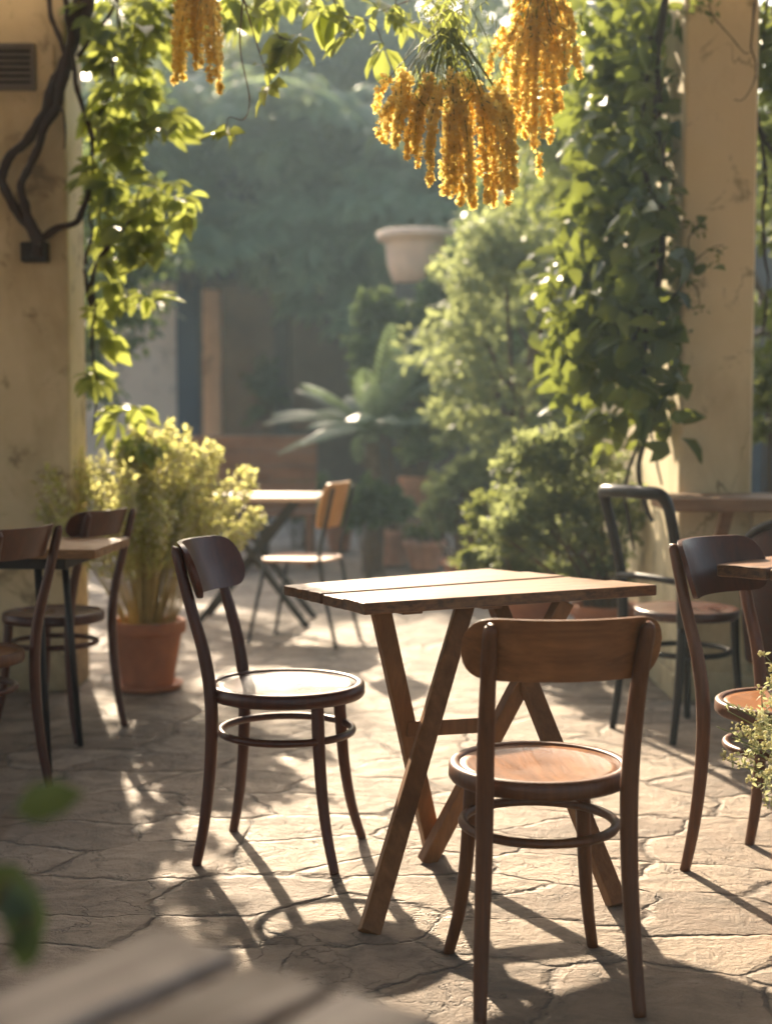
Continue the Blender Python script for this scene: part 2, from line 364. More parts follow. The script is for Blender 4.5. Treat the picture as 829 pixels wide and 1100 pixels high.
# ------------------------------------------------------------------ setting
g = MB(); xs = np.concatenate([np.linspace(-60, -8, 14), np.linspace(-7, 7, 29), np.linspace(8, 60, 14)]); ys = xs + 10
X, Y = np.meshgrid(xs, ys); nx = len(xs)
i, j = np.meshgrid(np.arange(nx-1), np.arange(nx-1), indexing='ij'); i = i.ravel(); j = j.ravel()
g.add(np.stack([X.ravel(), Y.ravel(), X.ravel()*0], 1), [np.stack([i*nx+j, i*nx+j+1, (i+1)*nx+j+1, (i+1)*nx+j], 1)])
gr = g.build('ground', M['stone'], smooth=False); tag(gr, kind='structure')

cl = MB().box((0, .2, 3.22), (14, 7.4, .3)).box((-3.8, 5.64, 3.22), (6.4, .52, .3)).box((3.75, 5.64, 3.22), (6.5, .52, .3)).box((-4.0, 4.64, 3.22), (6.0, 1.476, .3)).box((3.8, 4.64, 3.22), (6.4, 1.476, .3)).build('unseen_ceiling', M['ceil'], smooth=False); tag(cl, kind='structure')  # unseen overhang; gaps shaped to sunlight the flowers, strips to shade near table
# left pillar with vent and iron bracket
YL = 6.2; xL = -1.372
lp = thing('pillar', 'yellowed plaster pillar with vent grille and old vine fixed to it', 'pillar', (xL - 1.4, YL + .17, 0))
MB().box((xL - 1.4, YL + .17, 1.535), (2.8, .34, 3.07)).build('shaft', M['plaster_y'], lp, .012, origin=None).location = (-(xL-1.4), -(YL+.17), 0)
def local(o, base):
    o.location = (-base[0], -base[1], -base[2]) if len(base) == 3 else (-base[0], -base[1], 0); return o
LB = (xL - 1.4, YL + .17, 0)
va, vb = D(-40, 50, YL), D(37, 96, YL)
vt = MB().box(((va[0]+vb[0])/2, YL - .012, (va[2]+vb[2])/2), (vb[0]-va[0], .006, va[2]-vb[2]))
ve = local(vt.build('vent_back', M['black'], lp, smooth=False), LB)
fr = MB(); w_, h_ = vb[0]-va[0], va[2]-vb[2]; cx, cz = (va[0]+vb[0])/2, (va[2]+vb[2])/2
for sx in (-1, 1): fr.box((cx + sx*w_/2, YL - .016, cz), (.016, .026, h_ + .016))
for sz in (-1, 1): fr.box((cx, YL - .017, cz + sz*h_/2), (w_ - .016, .024, .016))
for k in range(7): fr.box((cx, YL - .02, cz - h_/2 + (k+.5)*h_/7), (w_ - .018, .012, .011), np.array(Matrix.Rotation(.6, 3, 'X')))
local(fr.build('vent_grille', M['vent'], lp, .002), LB)
pn = MB().box((cx + w_/2 + .05, YL - .004, cz), (.075, .012, h_ + .02)); local(pn.build('vent_plate', M['plaster_y'], lp, .003), LB)
bk = D(38, 271, YL - .03); bm = MB().box((bk[0], YL - .03, bk[2]), (.115, .06, .085))
bo = bm.build('iron_bracket', M['iron'], lp, .006); local(bo, LB)
bl = MB()
for sx in (-1, 1): bl.lathe([(.001, 0), (.010, 0), (.010, .008), (.006, .012), (.001, .012)], 10, (0, 0, 0), cap=False)
# right pillar: end of a deep wall
YR = 6.0; xR = 1.235
RB = (xR + .155, YR + 1.1, 0)
rp = thing('pillar', 'warm beige plaster pillar draped with dark climbing vine, beside the counter', 'pillar', RB)
local(MB().box((xR + .155, YR + 1.1, 1.535), (.31, 2.2, 3.07)).build('shaft', M['plaster_w'], rp, .018), RB)
local(MB().box((xR + .155, YR + 1.1, .06), (.345, 2.235, .12)).build('plinth', M['plaster_w'], rp, .01), RB)
kw = MB().box((xR + .313 + 2, YR + .15, .415), (4, .26, .83)).build('low_wall', M['plaster_w'], None, .01, origin=(xR + 2.3, YR + .15, 0))
tag(kw, 'low plaster wall under the wooden counter right of the vine pillar', 'wall')

# wooden counter
cb = (2.6, 5.76, 0)
ct = thing('bar_counter', 'long weathered wooden bar counter against the beige pillar', 'counter', cb)
t_ = MB()
for k in range(3): t_.box((2.56 + .004*k, 5.60 + k*.147, .864), (2.92, .144, .052))
local(t_.build('counter_top', M['counter'], ct, .005), cb)
for x in (1.35, 2.6, 3.8):
    local(MB().beam((x, 5.95, .5), (x, 5.62, .845), .04, .05, (1, 0, 0)).build('support_bracket', M['counter'], ct, .004), cb)

# ------------------------------------------------------------------ chairs
def board(mb, halfw, H, thick, zc, yb, curve, rec, nu=28, nv=8, rc=.34, sag=0.0):
    """curved back board with rounded ends"""
    pts = []
    for side in (0, 1):
        for a in range(nu+1):
            u = math.sin(PI/2*(-1 + 2*a/nu)); e = max(0, (abs(u) - (1-rc))/rc); hh = H/2*max(.0, 1 - e**3.0)**(1/2.2) if e < 1 else 0
            hh = max(hh, .012)
            for b in range(nv+1):
                v = -1 + 2*b/nv; z = v*hh
                nx_ = -2*curve*u/halfw; n_ = nrm(np.array([nx_, 1.0, 0]))
                p = np.array([u*halfw, yb + curve*u*u - rec*z, zc + z + sag*u*u]) + n_*thick*(.5 if side == 0 else -.5)
                pts.append(p)
    k = (nu+1)*(nv+1); F = []
    idx = lambda s_, a, b: s_*k + a*(nv+1) + b
    for a in range(nu):
        for b in range(nv):
            F.append((idx(0,a,b), idx(0,a,b+1), idx(0,a+1,b+1), idx(0,a+1,b))); F.append((idx(1,a,b), idx(1,a+1,b), idx(1,a+1,b+1), idx(1,a,b+1)))
        F.append((idx(0,a,0), idx(0,a+1,0), idx(1,a+1,0), idx(1,a,0))); F.append((idx(0,a,nv), idx(1,a,nv), idx(1,a+1,nv), idx(0,a+1,nv)))
    for b in range(nv):
        F.append((idx(0,0,b), idx(1,0,b), idx(1,0,b+1), idx(0,0,b+1))); F.append((idx(0,nu,b), idx(0,nu,b+1), idx(1,nu,b+1), idx(1,nu,b)))
    mb.add(pts, [np.array(F)])

def bentwood(loc, facing, label, mleg, mseat, mboard, mring=None, group='bentwood cafe chairs', top=.80, bh=.135, bw=.2, sr=.192, seatz=.465, straight=False):
    rz = math.atan2(-facing[0], facing[1])
    t = thing('bentwood_chair', label, 'chair', (loc[0], loc[1], 0), rz, group)
    pr = [(.001, seatz-.012), (sr-.03, seatz-.010), (sr-.022, seatz-.006), (sr-.022, seatz-.02), (.001, seatz-.022)]
    p2 = []
    for k in range(9):
        q = k/8; p2.append(((sr-.021)*q + .001, seatz - .012 + (.012*q**2.2 - .004)))
    p2 += [(sr-.021, seatz-.02), (.001, seatz-.022)]
    MB().lathe(p2, 56).build('seat', mseat, t)
    rg = [(sr-.022, seatz-.028), (sr-.022, seatz-.003), (sr-.019, seatz+.0005), (sr-.006, seatz+.0005), (sr, seatz-.005), (sr+.001, seatz-.03), (sr-.004, seatz-.037), (sr-.018, seatz-.037), (sr-.022, seatz-.028)]
    MB().lathe(rg, 56, cap=False).build('seat_frame', mring or mleg, t)
    hz_ = .345; hr = sr*.845
    hp = [(hr*math.cos(a), hr*math.sin(a)*1.0, hz_) for a in np.arange(32)*2*PI/32]
    MB().sweep(hp, .0105, 10, closed=True).build('leg_hoop', mleg, t)
    for s in (-1, 1):
        MB().sweep([(s*.122, .118, seatz-.03), (s*.126, .122, .36), (s*.134, .132, .22), (s*.147, .150, .1), (s*.166, .176, 0)],
                   [.0175, .0172, .0158, .014, .0125], 12, smooth=6, sq=2.3).build('front_leg', mleg, t)
    for s in (-1, 1):
        z1 = top - .015
        MB().sweep([(s*.163, -.208, 0), (s*.157, -.186, .12), (s*.150, -.170, .28), (s*.1475, -.168, .44), (s*.149, -.186, .57), (s*.152, -.222, .70), (s*.155, -.258, z1), (s*.155, -.262, z1 + .012)],
                   [.0135, .0155, .0175, .0185, .0175, .0160, .0145, .007], 12, smooth=6, sq=2.6, flat=(1.0, .92)).build('back_post', mleg, t)
    mb = MB(); board(mb, bw, bh, .013, top + .012 - bh/2, -.262, .072, .36)
    bo = mb.build('backrest', mboard, t, .003)
    return t

fc = nrm(G(560.5, 1024)[:2] - G(615, 1088.5)[:2])
c0 = (np.array(G(527, 1092)[:2]) + G(703, 1085)[:2] + G(487, 1030)[:2] + G(634, 1018)[:2])/4
bentwood(c0 + np.array([-.018, .01]), (-.11, .99), 'mid brown bentwood chair seen from behind, nearest to the square table', M['wal_z'], M['wal_seat'], M['wal_x'], M['wal_z'], bw=.198, top=.805, bh=.128, seatz=.476)
cl0 = (G(223, 920)[:2] + G(257, 897)[:2] + G(368, 938)[:2] + G(397, 908)[:2])/4
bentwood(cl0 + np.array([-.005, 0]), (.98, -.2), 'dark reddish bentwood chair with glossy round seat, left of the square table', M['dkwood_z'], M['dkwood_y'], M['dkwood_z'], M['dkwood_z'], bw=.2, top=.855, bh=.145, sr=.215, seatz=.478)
rc = G(735, 935)[:2]; f_ = nrm(np.array([.71, -.71])); rgt = np.array([f_[1], -f_[0]])
bentwood(rc + f_*.208 - rgt*.163, f_, 'brown bentwood chair with amber seat behind the flowering plant, at right edge', M['wal_z'], M['rt_seat'], M['dkwood_z'], M['wal_z'], top=.865, bh=.15, bw=.195)
ra = D(54, 845, 4.56)[:2]; f_ = nrm(np.array([-.93, .36])); rgt = np.array([f_[1], -f_[0]])
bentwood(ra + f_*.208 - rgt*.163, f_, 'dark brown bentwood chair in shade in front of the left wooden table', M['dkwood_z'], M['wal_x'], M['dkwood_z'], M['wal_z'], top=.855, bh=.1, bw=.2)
rb_ = G(127, 822)[:2]; f_ = nrm(np.array([-.80, .60])); rgt = np.array([f_[1], -f_[0]])
rb_ = D(84, 815, 5.2)[:2]; f_ = nrm(np.array([-.93, .36])); rgt = np.array([f_[1], -f_[0]])
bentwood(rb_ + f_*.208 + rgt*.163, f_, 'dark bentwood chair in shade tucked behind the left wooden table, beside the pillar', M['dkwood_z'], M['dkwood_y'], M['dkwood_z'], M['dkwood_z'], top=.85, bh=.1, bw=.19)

# black round-cornered chair
def black_chair(loc, facing):
    t = thing('bentwood_chair', 'black lacquered chair with open hoop back, beside the beige vine pillar', 'chair', (loc[0], loc[1], 0), math.atan2(-facing[0], facing[1]), 'bentwood cafe chairs')
    sz = .475; sr = .2
    MB().lathe([(.001, sz-.01), (sr-.03, sz-.006), (sr-.004, sz), (sr, sz-.006), (sr, sz-.03), (sr-.01, sz-.036), (.001, sz-.036)], 48, cap=False).build('seat', M['dkwood_y'], t)
    MB().sweep([(.165*math.cos(a), .165*math.sin(a), .31) for a in np.arange(28)*2*PI/28], .011, 10, closed=True).build('leg_hoop', M['black'], t)
    for s in (-1, 1):
        MB().sweep([(s*.125, .13, sz-.03), (s*.132, .137, .25), (s*.15, .16, 0)], [.0175, .016, .013], 10, smooth=5).build('front_leg', M['black'], t)
    for s in (-1, 1):
        MB().sweep([(s*.165, -.225, 0), (s*.16, -.195, .2), (s*.16, -.18, .43)], [.0135, .016, .0185], 10, smooth=5).build('back_leg', M['black'], t)
    MB().sweep([(-.16, -.18, .43), (-.162, -.19, .6), (-.166, -.235, .78), (-.168, -.268, .885), (-.15, -.292, .925), (-.08, -.305, .93), (0, -.31, .932), (.08, -.305, .93), (.15, -.292, .925), (.168, -.268, .885), (.166, -.235, .78), (.162, -.19, .6), (.16, -.18, .43)],
               [.021, .021, .021, .022, .024, .026, .026, .026, .024, .022, .021, .021, .021], 12, smooth=6, ref=np.array([0, 1., 0])).build('back_hoop', M['black'], t)
    MB().sweep([(-.158, -.2, .60), (-.08, -.212, .605), (0, -.216, .607), (.08, -.212, .605), (.158, -.2, .60)], .013, 10, smooth=5).build('back_rail', M['black'], t)
    return t
f_ = nrm(np.array([.84, .54])); rgt = np.array([f_[1], -f_[0]])
black_chair(G(722, 800)[:2] + f_*.225 - rgt*.165, f_)

# brown leather tub chair
tb = D(880, 700, 5.25)
tc = thing('tub_chair', 'brown leather tub chair with curved back, at right edge beside the counter', 'chair', (tb[0], tb[1], 0), math.atan2(-.35, .93))
def shell(r0, r1, z0, z1, a0, a1, n=28):
    mb = MB(); ring = []
    for k in range(n+1):
        a = a0 + (a1-a0)*k/n; e = math.sin(PI*k/n)**.5
        zt = z0 + (z1-z0)*(.55 + .45*e)
        for (r, z) in ((r1*.93, z0), (r1*1.02, zt-.02), (r1*1.0, zt), ((r0+r1)/2, zt+.012), (r0*1.02, zt), (r0*1.0, zt-.02), (r0*.95, z0)):
            ring.append((r*math.cos(a), r*math.sin(a), z))
    m = 7; F = []
    for k in range(n):
        for b in range(m): F.append((k*m+b, (k+1)*m+b, (k+1)*m+(b+1) % m, k*m+(b+1) % m))
    mb.add(ring, [np.array(F), np.arange(m)[::-1], np.arange(m) + n*m]); return mb
shell(.24, .29, .30, .84, PI*1.03, PI*1.97).build('back_shell', M['leather'], tc)
sp = MB().sweep([(.29*math.cos(a), .29*math.sin(a), .30 + (.54)*(.55 + .45*max(0, math.sin((a-PI*1.03)/(PI*.94)*PI))**.5) + .008) for a in np.linspace(PI*1.05, PI*1.95, 24)], .016, 8)
sp.build('top_roll', M['black'], tc)
MB().lathe([(.001, .30), (.22, .30), (.245, .33), (.245, .42), (.22, .45), (.001, .46)], 32, cap=False).build('seat_cushion', M['leather'], tc)
for sx in (-1, 1):
    for sy in (-1, 1): MB().sweep([(sx*.15, sy*.15, .31), (sx*.18, sy*.18, 0)], [.018, .012], 8).build('leg', M['black'], tc)

# ------------------------------------------------------------------ tables
def jag_plank(mb, x0, x1, y0, y1, z0, z1, seed, amp=.004, n=26):
    """plank with slightly worn, wavy edges"""
    rr = random.Random(seed); out = []
    xs_ = np.linspace(x0, x1, n)
    w = lambda: rr.uniform(-amp, amp)
    lo = [(x, y0 + w()*.5) for x in xs_]; hi = [(x, y1 + w()*.5) for x in xs_[::-1]]
    m_ = 5
    r_ = [(x1 + w(), y0 + (y1-y0)*(k+1)/(m_+1)) for k in range(m_)]; l_ = [(x0 + w(), y1 - (y1-y0)*(k+1)/(m_+1)) for k in range(m_)]
    mb.prism(lo + r_ + hi + l_, z0, z1)

# main table, axes: front-left corner -> right (long), -> back (short)
zt = .75
A, Bc, Cc, Dc = G(391, 648, zt), G(706, 628, zt), G(303, 627, zt), G(522, 609, zt)
ex = nrm((Bc - A)[:2]); Lx = np.linalg.norm((Bc - A)[:2]); ey = np.array([-ex[1], ex[0]])
Ly = .64
ctr = A[:2] + ex*Lx/2 + ey*Ly/2
th = math.atan2(ex[1], ex[0])
mt = thing('cafe_table', 'square plank-topped wooden table with crossed legs, in the centre of the terrace', 'table', (ctr[0], ctr[1], 0), th)
def to_loc(p): d_ = np.array(p[:2]) - ctr; return np.array([np.dot(d_, ex), np.dot(d_, ey), p[2]])
npl = 4; lA, lB, lC, lD = [to_loc(p)[:2] for p in (A, Bc, Cc, Dc)]
for k in range(npl):
    mb = MB(); jag_plank(mb, .004*(k % 2), 1 - .003*((k+1) % 2), k/npl + (.008 if k else 0), (k+1)/npl - .008, zt - .03 - .001*(k % 2), zt - (0, .0035, .001, .004)[k], k + 3, .004)
    for vv in mb.v:       # planks sawn to a slightly tapering top
        u, w_ = vv[:, 0].copy(), vv[:, 1].copy()
        q = lA*((1-u)*(1-w_))[:, None] + lB*(u*(1-w_))[:, None] + lD*(u*w_)[:, None] + lC*((1-u)*w_)[:, None]; vv[:, 0] = q[:, 0]; vv[:, 1] = q[:, 1]
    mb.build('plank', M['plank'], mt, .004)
zu = zt - .033
for x in (-.24, .0):
    MB().box((x, -.02, zu - .012), (.06, Ly - .3, .022)).build('batten', M['leg'], mt, .003)
F1, F2, F3 = G(396, 1003), G(663, 973), G(462, 921)
T1 = to_loc(np.array([.222, 3.86, zu])); T4 = to_loc(np.array([.295, 3.92, zu]))
T2 = to_loc(G(408, 652, zu)); T3 = to_loc(G(606, 645, zu))
upv = np.array([1., 0, 0])
def leg(a, b, w=.032, d=.05): return MB().beam(a, b, w, d, upv).build('leg', M['leg'], mt, .004)
leg(to_loc(F1), T1); leg(to_loc(F3 + np.array([.012, .03, 0])), T2); leg(to_loc(F3 + np.array([-.012, -.04, 0])), T3); leg(to_loc(F2), T4)
m1 = (to_loc(F1) + T1)/2; m4 = (to_loc(F2) + T4)/2; m2 = (to_loc(F3) + T2)/2; m3 = (to_loc(F3) + T3)/2
MB().beam(m2 + np.array([.0, .0, .02]), m3 + np.array([.0, .0, .02]), .03, .042).build('stretcher', M['leg'], mt, .004)

# left wooden table
zl = .768
ta = thing('cafe_table', 'wooden table in the shade at the left edge, between the dark chairs', 'table', (-1.57, 4.98, 0), math.radians(-3))
for k in range(4):
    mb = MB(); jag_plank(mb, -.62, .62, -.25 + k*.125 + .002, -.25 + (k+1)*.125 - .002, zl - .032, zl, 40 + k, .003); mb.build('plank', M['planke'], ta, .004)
MB().box((0, 0, zl - .055), (1.0, .36, .04)).build('apron', M['iron'], ta, .003)
for sx in (-1, 1):
    for sy in (-1, 1): MB().sweep([(sx*.4, sy*.16, zl - .06), (sx*.44, sy*.2, 0)], [.014, .011], 8).build('leg', M['metal'], ta)

# right wooden table, corner in view
RT = G(768, 606, .81)
tr_ = thing('cafe_table', 'wooden table at the right edge with a chipped plank corner', 'table', (RT[0], RT[1], 0), math.radians(48))
for k in range(4):
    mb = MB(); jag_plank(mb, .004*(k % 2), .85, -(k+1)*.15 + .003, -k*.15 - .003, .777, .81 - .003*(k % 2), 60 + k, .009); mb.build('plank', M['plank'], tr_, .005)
for sx in (.3, .78):
    for sy in (-.12, -.54): MB().beam((sx, sy, 0), (sx, sy, .775), .045, .045).build('leg', M['leg'], tr_, .004)

# blurred table in the foreground
fgc = G(172, 994, .75)
tf = thing('cafe_table', 'grey weathered table corner out of focus, nearest to the camera', 'table', (fgc[0], fgc[1], 0), math.atan2(-.8, -.6))
for k in range(6):
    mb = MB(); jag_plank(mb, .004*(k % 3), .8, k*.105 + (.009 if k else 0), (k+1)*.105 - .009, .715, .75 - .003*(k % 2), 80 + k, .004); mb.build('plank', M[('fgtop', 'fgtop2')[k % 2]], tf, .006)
for sx in (.08, .7):
    for sy in (.08, .54): MB().beam((sx, sy, 0), (sx, sy, .713), .045, .045).build('leg', M['leg'], tf, .004)

# far tables and chair
f1 = G(285, 532, .755)
t1 = thing('cafe_table', 'pale topped table on crossed dark metal legs, in front of the honey-backed chair', 'table', (f1[0] - .06, f1[1] + .1, 0), math.radians(-3))
MB().box((0, 0, .742), (.78, .62, .026)).build('table_top', M['paletop'], t1, .006)
for sy in (-.2, .2):
    MB().beam((-.24, sy, .728), (.33, sy - .06, 0), .028, .036).build('leg', M['metal'], t1, .004)
    MB().beam((.24, sy + .04, .728), (-.33, sy, 0), .028, .036).build('leg', M['metal'], t1, .004)
MB().beam((0, -.21, .37), (0, .21, .37), .022, .022).build('crossbar', M['metal'], t1)
f2 = G(262, 508, .74)
t2 = thing('cafe_table', 'brown wooden table behind the pale topped table, before the bench', 'table', (f2[0] - .25, f2[1], 0), 0)
MB().box((0, 0, .727), (1.0, .62, .035)).build('table_top', M['planke'], t2, .006)
for sx in (-.42, .42):
    for sy in (-.24, .24): MB().beam((sx, sy, 0), (sx, sy, .709), .045, .045).build('leg', M['iron'], t2, .003)
bn = D(283, 490, 11.6)
be = thing('bench', 'reddish brown high-backed wooden bench at the rear of the courtyard', 'bench', (bn[0] - .2, bn[1], 0))
bb = MB()
for k in range(5): bb.box((0, .22, .5 + k*.125), (1.25, .03, .118), np.array(Matrix.Rotation(.1, 3, 'X')))
bb.build('backrest', M['bench'], be, .005)
for k in range(3): MB().box((0, -.2 + k*.15, .44), (1.25, .14, .03)).build('seat_slat', M['bench'], be, .004)
for sx in (-.58, .58): MB().box((sx, 0, .212), (.05, .44, .424)).build('leg_frame', M['bench'], be, .004)

fr0 = (G(275, 697)[:2] + G(358, 695)[:2])/2
fx = thing('cafe_chair', 'dark metal chair with honey plywood back, beside the pale topped table', 'chair', (fr0[0] + .03, fr0[1] + .22, 0), math.atan2(.95, .31))
def rounded(mb, w, h, th, z, y, rec):
    board(mb, w/2, h, th, z, y, .03, rec, rc=.25)
mb = MB(); rounded(mb, .38, .24, .016, .745, -.2, .25); mb.build('backrest', M['ply'], fx, .004)
o_ = [(.2*math.copysign(abs(math.cos(a))**.5, math.cos(a)), .19*math.copysign(abs(math.sin(a))**.5, math.sin(a))) for a in np.arange(40)*2*PI/40]
MB().prism(o_, .445, .462).build('seat', M['pinkply'], fx, .005)
for s in (-1, 1):
    MB().sweep([(s*.16, .15, .442), (s*.19, .24, 0)], [.011, .010], 8).build('front_leg', M['metal'], fx)
    MB().sweep([(s*.19, -.26, 0), (s*.165, -.16, .44), (s*.16, -.185, .62), (s*.16, -.235, .84)], .011, 8, smooth=4).build('back_leg', M['metal'], fx)

# ------------------------------------------------------------------ plants
def rv(n): return nrm(R.normal(size=(n, 3)))
def clump_leaves(mb, C, rad, n, L, W, up=.35, droop=.2, out=.6):
    """n leaves spread through a ball-like clump"""
    d = rv(n); r = R.uniform(.25, 1, (n, 1))**.6
    P = np.asarray(C) + d*r*np.asarray(rad)
    Dr = nrm(d*out + rv(n)*.7 + np.array([0, 0, -.25])); Nn = nrm(np.array([0, 0, 1.0])*up + d*.6 + rv(n)*.6)
    k = R.uniform(.65, 1.25, n)
    mb.leaves(P, Dr, Nn, L*k, W*k*R.uniform(.85, 1.15, n), droop)

def crown(mb, C, rad, nclump, per, L, W, cr=.28, seed_limbs=None, low=-1.0, **kw):
    C = np.asarray(C, float); rad = np.asarray(rad, float); cs = []
    while len(cs) < nclump:
        d = rv(1)[0]
        if d[2] < low: continue
        q = C + d*rad*R.uniform(.45, 1.0)**.7
        cs.append(q); s_ = R.uniform(.55, 1.35)
        clump_leaves(mb, q, np.array([1, 1, .7])*cr*s_*rad.mean(), int(per*R.uniform(.5, 1.4)*s_), L, W, **kw)
    return cs

def tree(label, base, C, rad, nclump, per, L, W, mat, group=None, name='tree', cr=.28, trunk=.12, tmat=None, limbs=10, low=-1.0, cat='tree'):
    base = np.array([base[0], base[1], 0.0])
    t = thing(name, label, cat, base, 0, group)
    mb = MB(); cs = crown(mb, C, rad, nclump, per, L, W, cr, low=low); local(mb.build('crown', mat, t), base)
    tm = MB(); top = np.asarray(C, float) - np.array([0, 0, rad[2]*.25])
    mid = base*.55 + top*.45 + np.array([R.uniform(-.1, .1), R.uniform(-.1, .1), 0])
    tm.sweep([base, mid, top], [trunk, trunk*.75, trunk*.45], 9, smooth=5)
    for k in range(min(limbs, len(cs))):
        q = cs[k]; a = base + (top - base)*R.uniform(.45, .95)
        tm.sweep([a, (a + q)/2 + np.array([0, 0, .12]), q], [trunk*.38, trunk*.25, trunk*.08], 6, smooth=4)
    local(tm.build('trunk', tmat or M['bark2'], t), base)
    return t

def pot(parent, r, h, mat=None, z=0.0, saucer=True):
    mat = mat or M['terra']
    pr = [(r*.66, z + .012), (r*.70, z + .03), (r*.92, z + h*.8), (r*.935, z + h*.82), (r*1.02, z + h*.825), (r*1.04, z + h*.85), (r*1.04, z + h*.97), (r*1.01, z + h), (r*.93, z + h), (r*.90, z + h*.93), (r*.88, z + h*.86), (.001, z + h*.86)]
    p = MB().lathe([(.001, z + .012)] + pr, 36, cap=False).build('pot', mat, parent)
    MB().lathe([(.001, z + h*.875), (r*.6, z + h*.885), (r*.885, z + h*.87)], 24, cap=False).build('soil', M['soil'], p)
    if saucer:
        MB().lathe([(.001, z + .002), (r*.86, z + .002), (r*.95, z + .03), (r*.91, z + .03), (r*.84, z + .011), (.001, z + .011)], 32, cap=False).build('saucer', mat, parent)

# pale backlit feathery plant beside the left pillar
pb = D(159, 738, 6.28); pb[2] = 0
pp = thing('potted_plant', 'feathery yellow-green plant in a terracotta pot beside the left pillar', 'potted plant', pb)
pot(pp, .165, .31)
st = MB(); lf = MB(); bl_ = MB()
for k in range(150):
    a = R.uniform(0, 2*PI); sp_ = abs(R.normal(0, .55)) + .1; sp_ = min(sp_, .95); h = R.uniform(.5, .93)*(1 - .18*sp_)
    x0 = .1*math.cos(a)*sp_; y0 = .1*math.sin(a)*sp_
    bx = sp_*.42*math.cos(a) + .05*h; by = sp_*.34*math.sin(a)
    pts = [(x0, y0, .265), (x0 + bx*.3, y0 + by*.3, .28 + h*.4), (x0 + bx*.7, y0 + by*.7, .28 + h*.75), (x0 + bx, y0 + by, .28 + h)]
    P, _ = catmull(np.array(pts), np.ones(4), 8); st.sweep(P, np.linspace(.0036, .001, len(P)), 5)
    n = 70; u = R.uniform(.3, 1.0, n)**.75; idx = np.clip((u*(len(P)-1)).astype(int), 0, len(P)-2)
    base = P[idx] + (P[idx+1]-P[idx])*R.uniform(0, 1, (n, 1)); d = nrm(rv(n) + np.array([0, 0, .45]))
    base = base + rv(n)*R.uniform(0, .035, (n, 1))
    lf.leaves(base, d, rv(n), R.uniform(.02, .046, n), R.uniform(.009, .02, n), .1)
    n = 40; u = R.uniform(.5, 1.0, n)**.6; idx = np.clip((u*(len(P)-1)).astype(int), 0, len(P)-2)
    bl_.blobs(P[idx] + rv(n)*R.uniform(.005, .04, (n, 1)), R.uniform(.004, .0095, n), .35)
st.build('stem', M['gold'], pp); lf.build('foliage', M['lf_pale'], pp); bl_.build('blossom', M['bloom_w'], pp)

# vine on the left pillar ------------------------------------------------
vb0 = D(40, 262, YL - .05); VB = (vb0[0], vb0[1], 0)
lv = thing('climbing_vine', 'twisting brown vine trunks with sunlit green leaves climbing the left pillar', 'vine', VB)
def stemsweep(mb, pix, Y, r, **kw):
    P = [D(a, b, Y + (c if len(t3) > 2 else 0)) for t3 in pix for a, b, c in [(*t3, 0)[:3]]]
    mb.sweep(P, r, 9, smooth=6, **kw)
def gnarl(P, r):    # twisted woody stem
    P, rr = catmull(np.array(P), np.array(r), 8)
    P = P + np.array([[mnoise.noise(Vector(p*9)), mnoise.noise(Vector(p*9 + 5)), mnoise.noise(Vector(p*9 + 11))] for p in P])*.017
    return P, rr*np.array([1 + .38*mnoise.noise(Vector(p*23)) for p in P])
paths = [([(40, 275, 0), (36, 250, 0), (10, 215, 0), (2, 190, 0), (16, 165, 0), (42, 132, .0), (60, 90, -.02), (80, 45, -.02), (92, 5, -.02), (100, -60, -.02)], [.028, .024, .021, .021, .022, .024, .026, .028, .030, .03]),
         ([(42, 262, -.02), (30, 225, -.03), (24, 200, -.03), (38, 172, -.03), (46, 140, -.03), (62, 112, -.04), (72, 70, -.05), (82, 20, -.05), (88, -40, -.05)], [.02, .018, .017, .017, .018, .019, .021, .021, .02]),
         ([(42, 255, -.02), (62, 246, -.03), (84, 236, -.04), (93, 215, -.05), (96, 192, -.06), (99, 150, -.06), (84, 95, -.06), (78, 50, -.06), (70, 0, -.05), (66, -50, -.05)], [.017, .016, .016, .015, .012, .011, .010, .012, .013, .013]),
         ([(78, 75, -.04), (66, 50, -.05), (56, 25, -.05), (50, -10, -.05)], [.008, .010, .011, .012]),
         ([(84, 60, -.06), (105, 35, -.1), (120, 10, -.12), (128, -30, -.12)], [.008, .009, .009, .01]),
         ([(99, 135, -.06), (118, 105, -.1), (124, 60, -.12), (126, 20, -.12), (122, -30, -.12)], [.005, .006, .006, .007, .008]),
         ([(70, 160, -.04), (70, 130, -.06), (62, 108, -.06), (66, 80, -.06)], [.003, .0045, .005, .005]),
         ([(91, 290, -.03), (96, 330, -.04), (100, 290, -.06), (118, 262, -.08), (140, 232, -.1), (150, 205, -.12)], [.007, .008, .010, .010, .007, .004]),
         ([(93, 285, -.04), (100, 240, -.05), (96, 200, -.05)], [.007, .006, .005]),
         ([(98, 470, -.05), (103, 420, -.06), (98, 370, -.06), (101, 325, -.05), (92, 300, -.04)], [.004, .005, .005, .006, .006])]
tk = MB()
for pix, r in paths:
    P, rr = gnarl([D(a, b, YL - .055 + c*.7) for a, b, c in pix], r); tk.sweep(P, rr, 9)
local(tk.build('trunk', M['bark'], lv), VB)
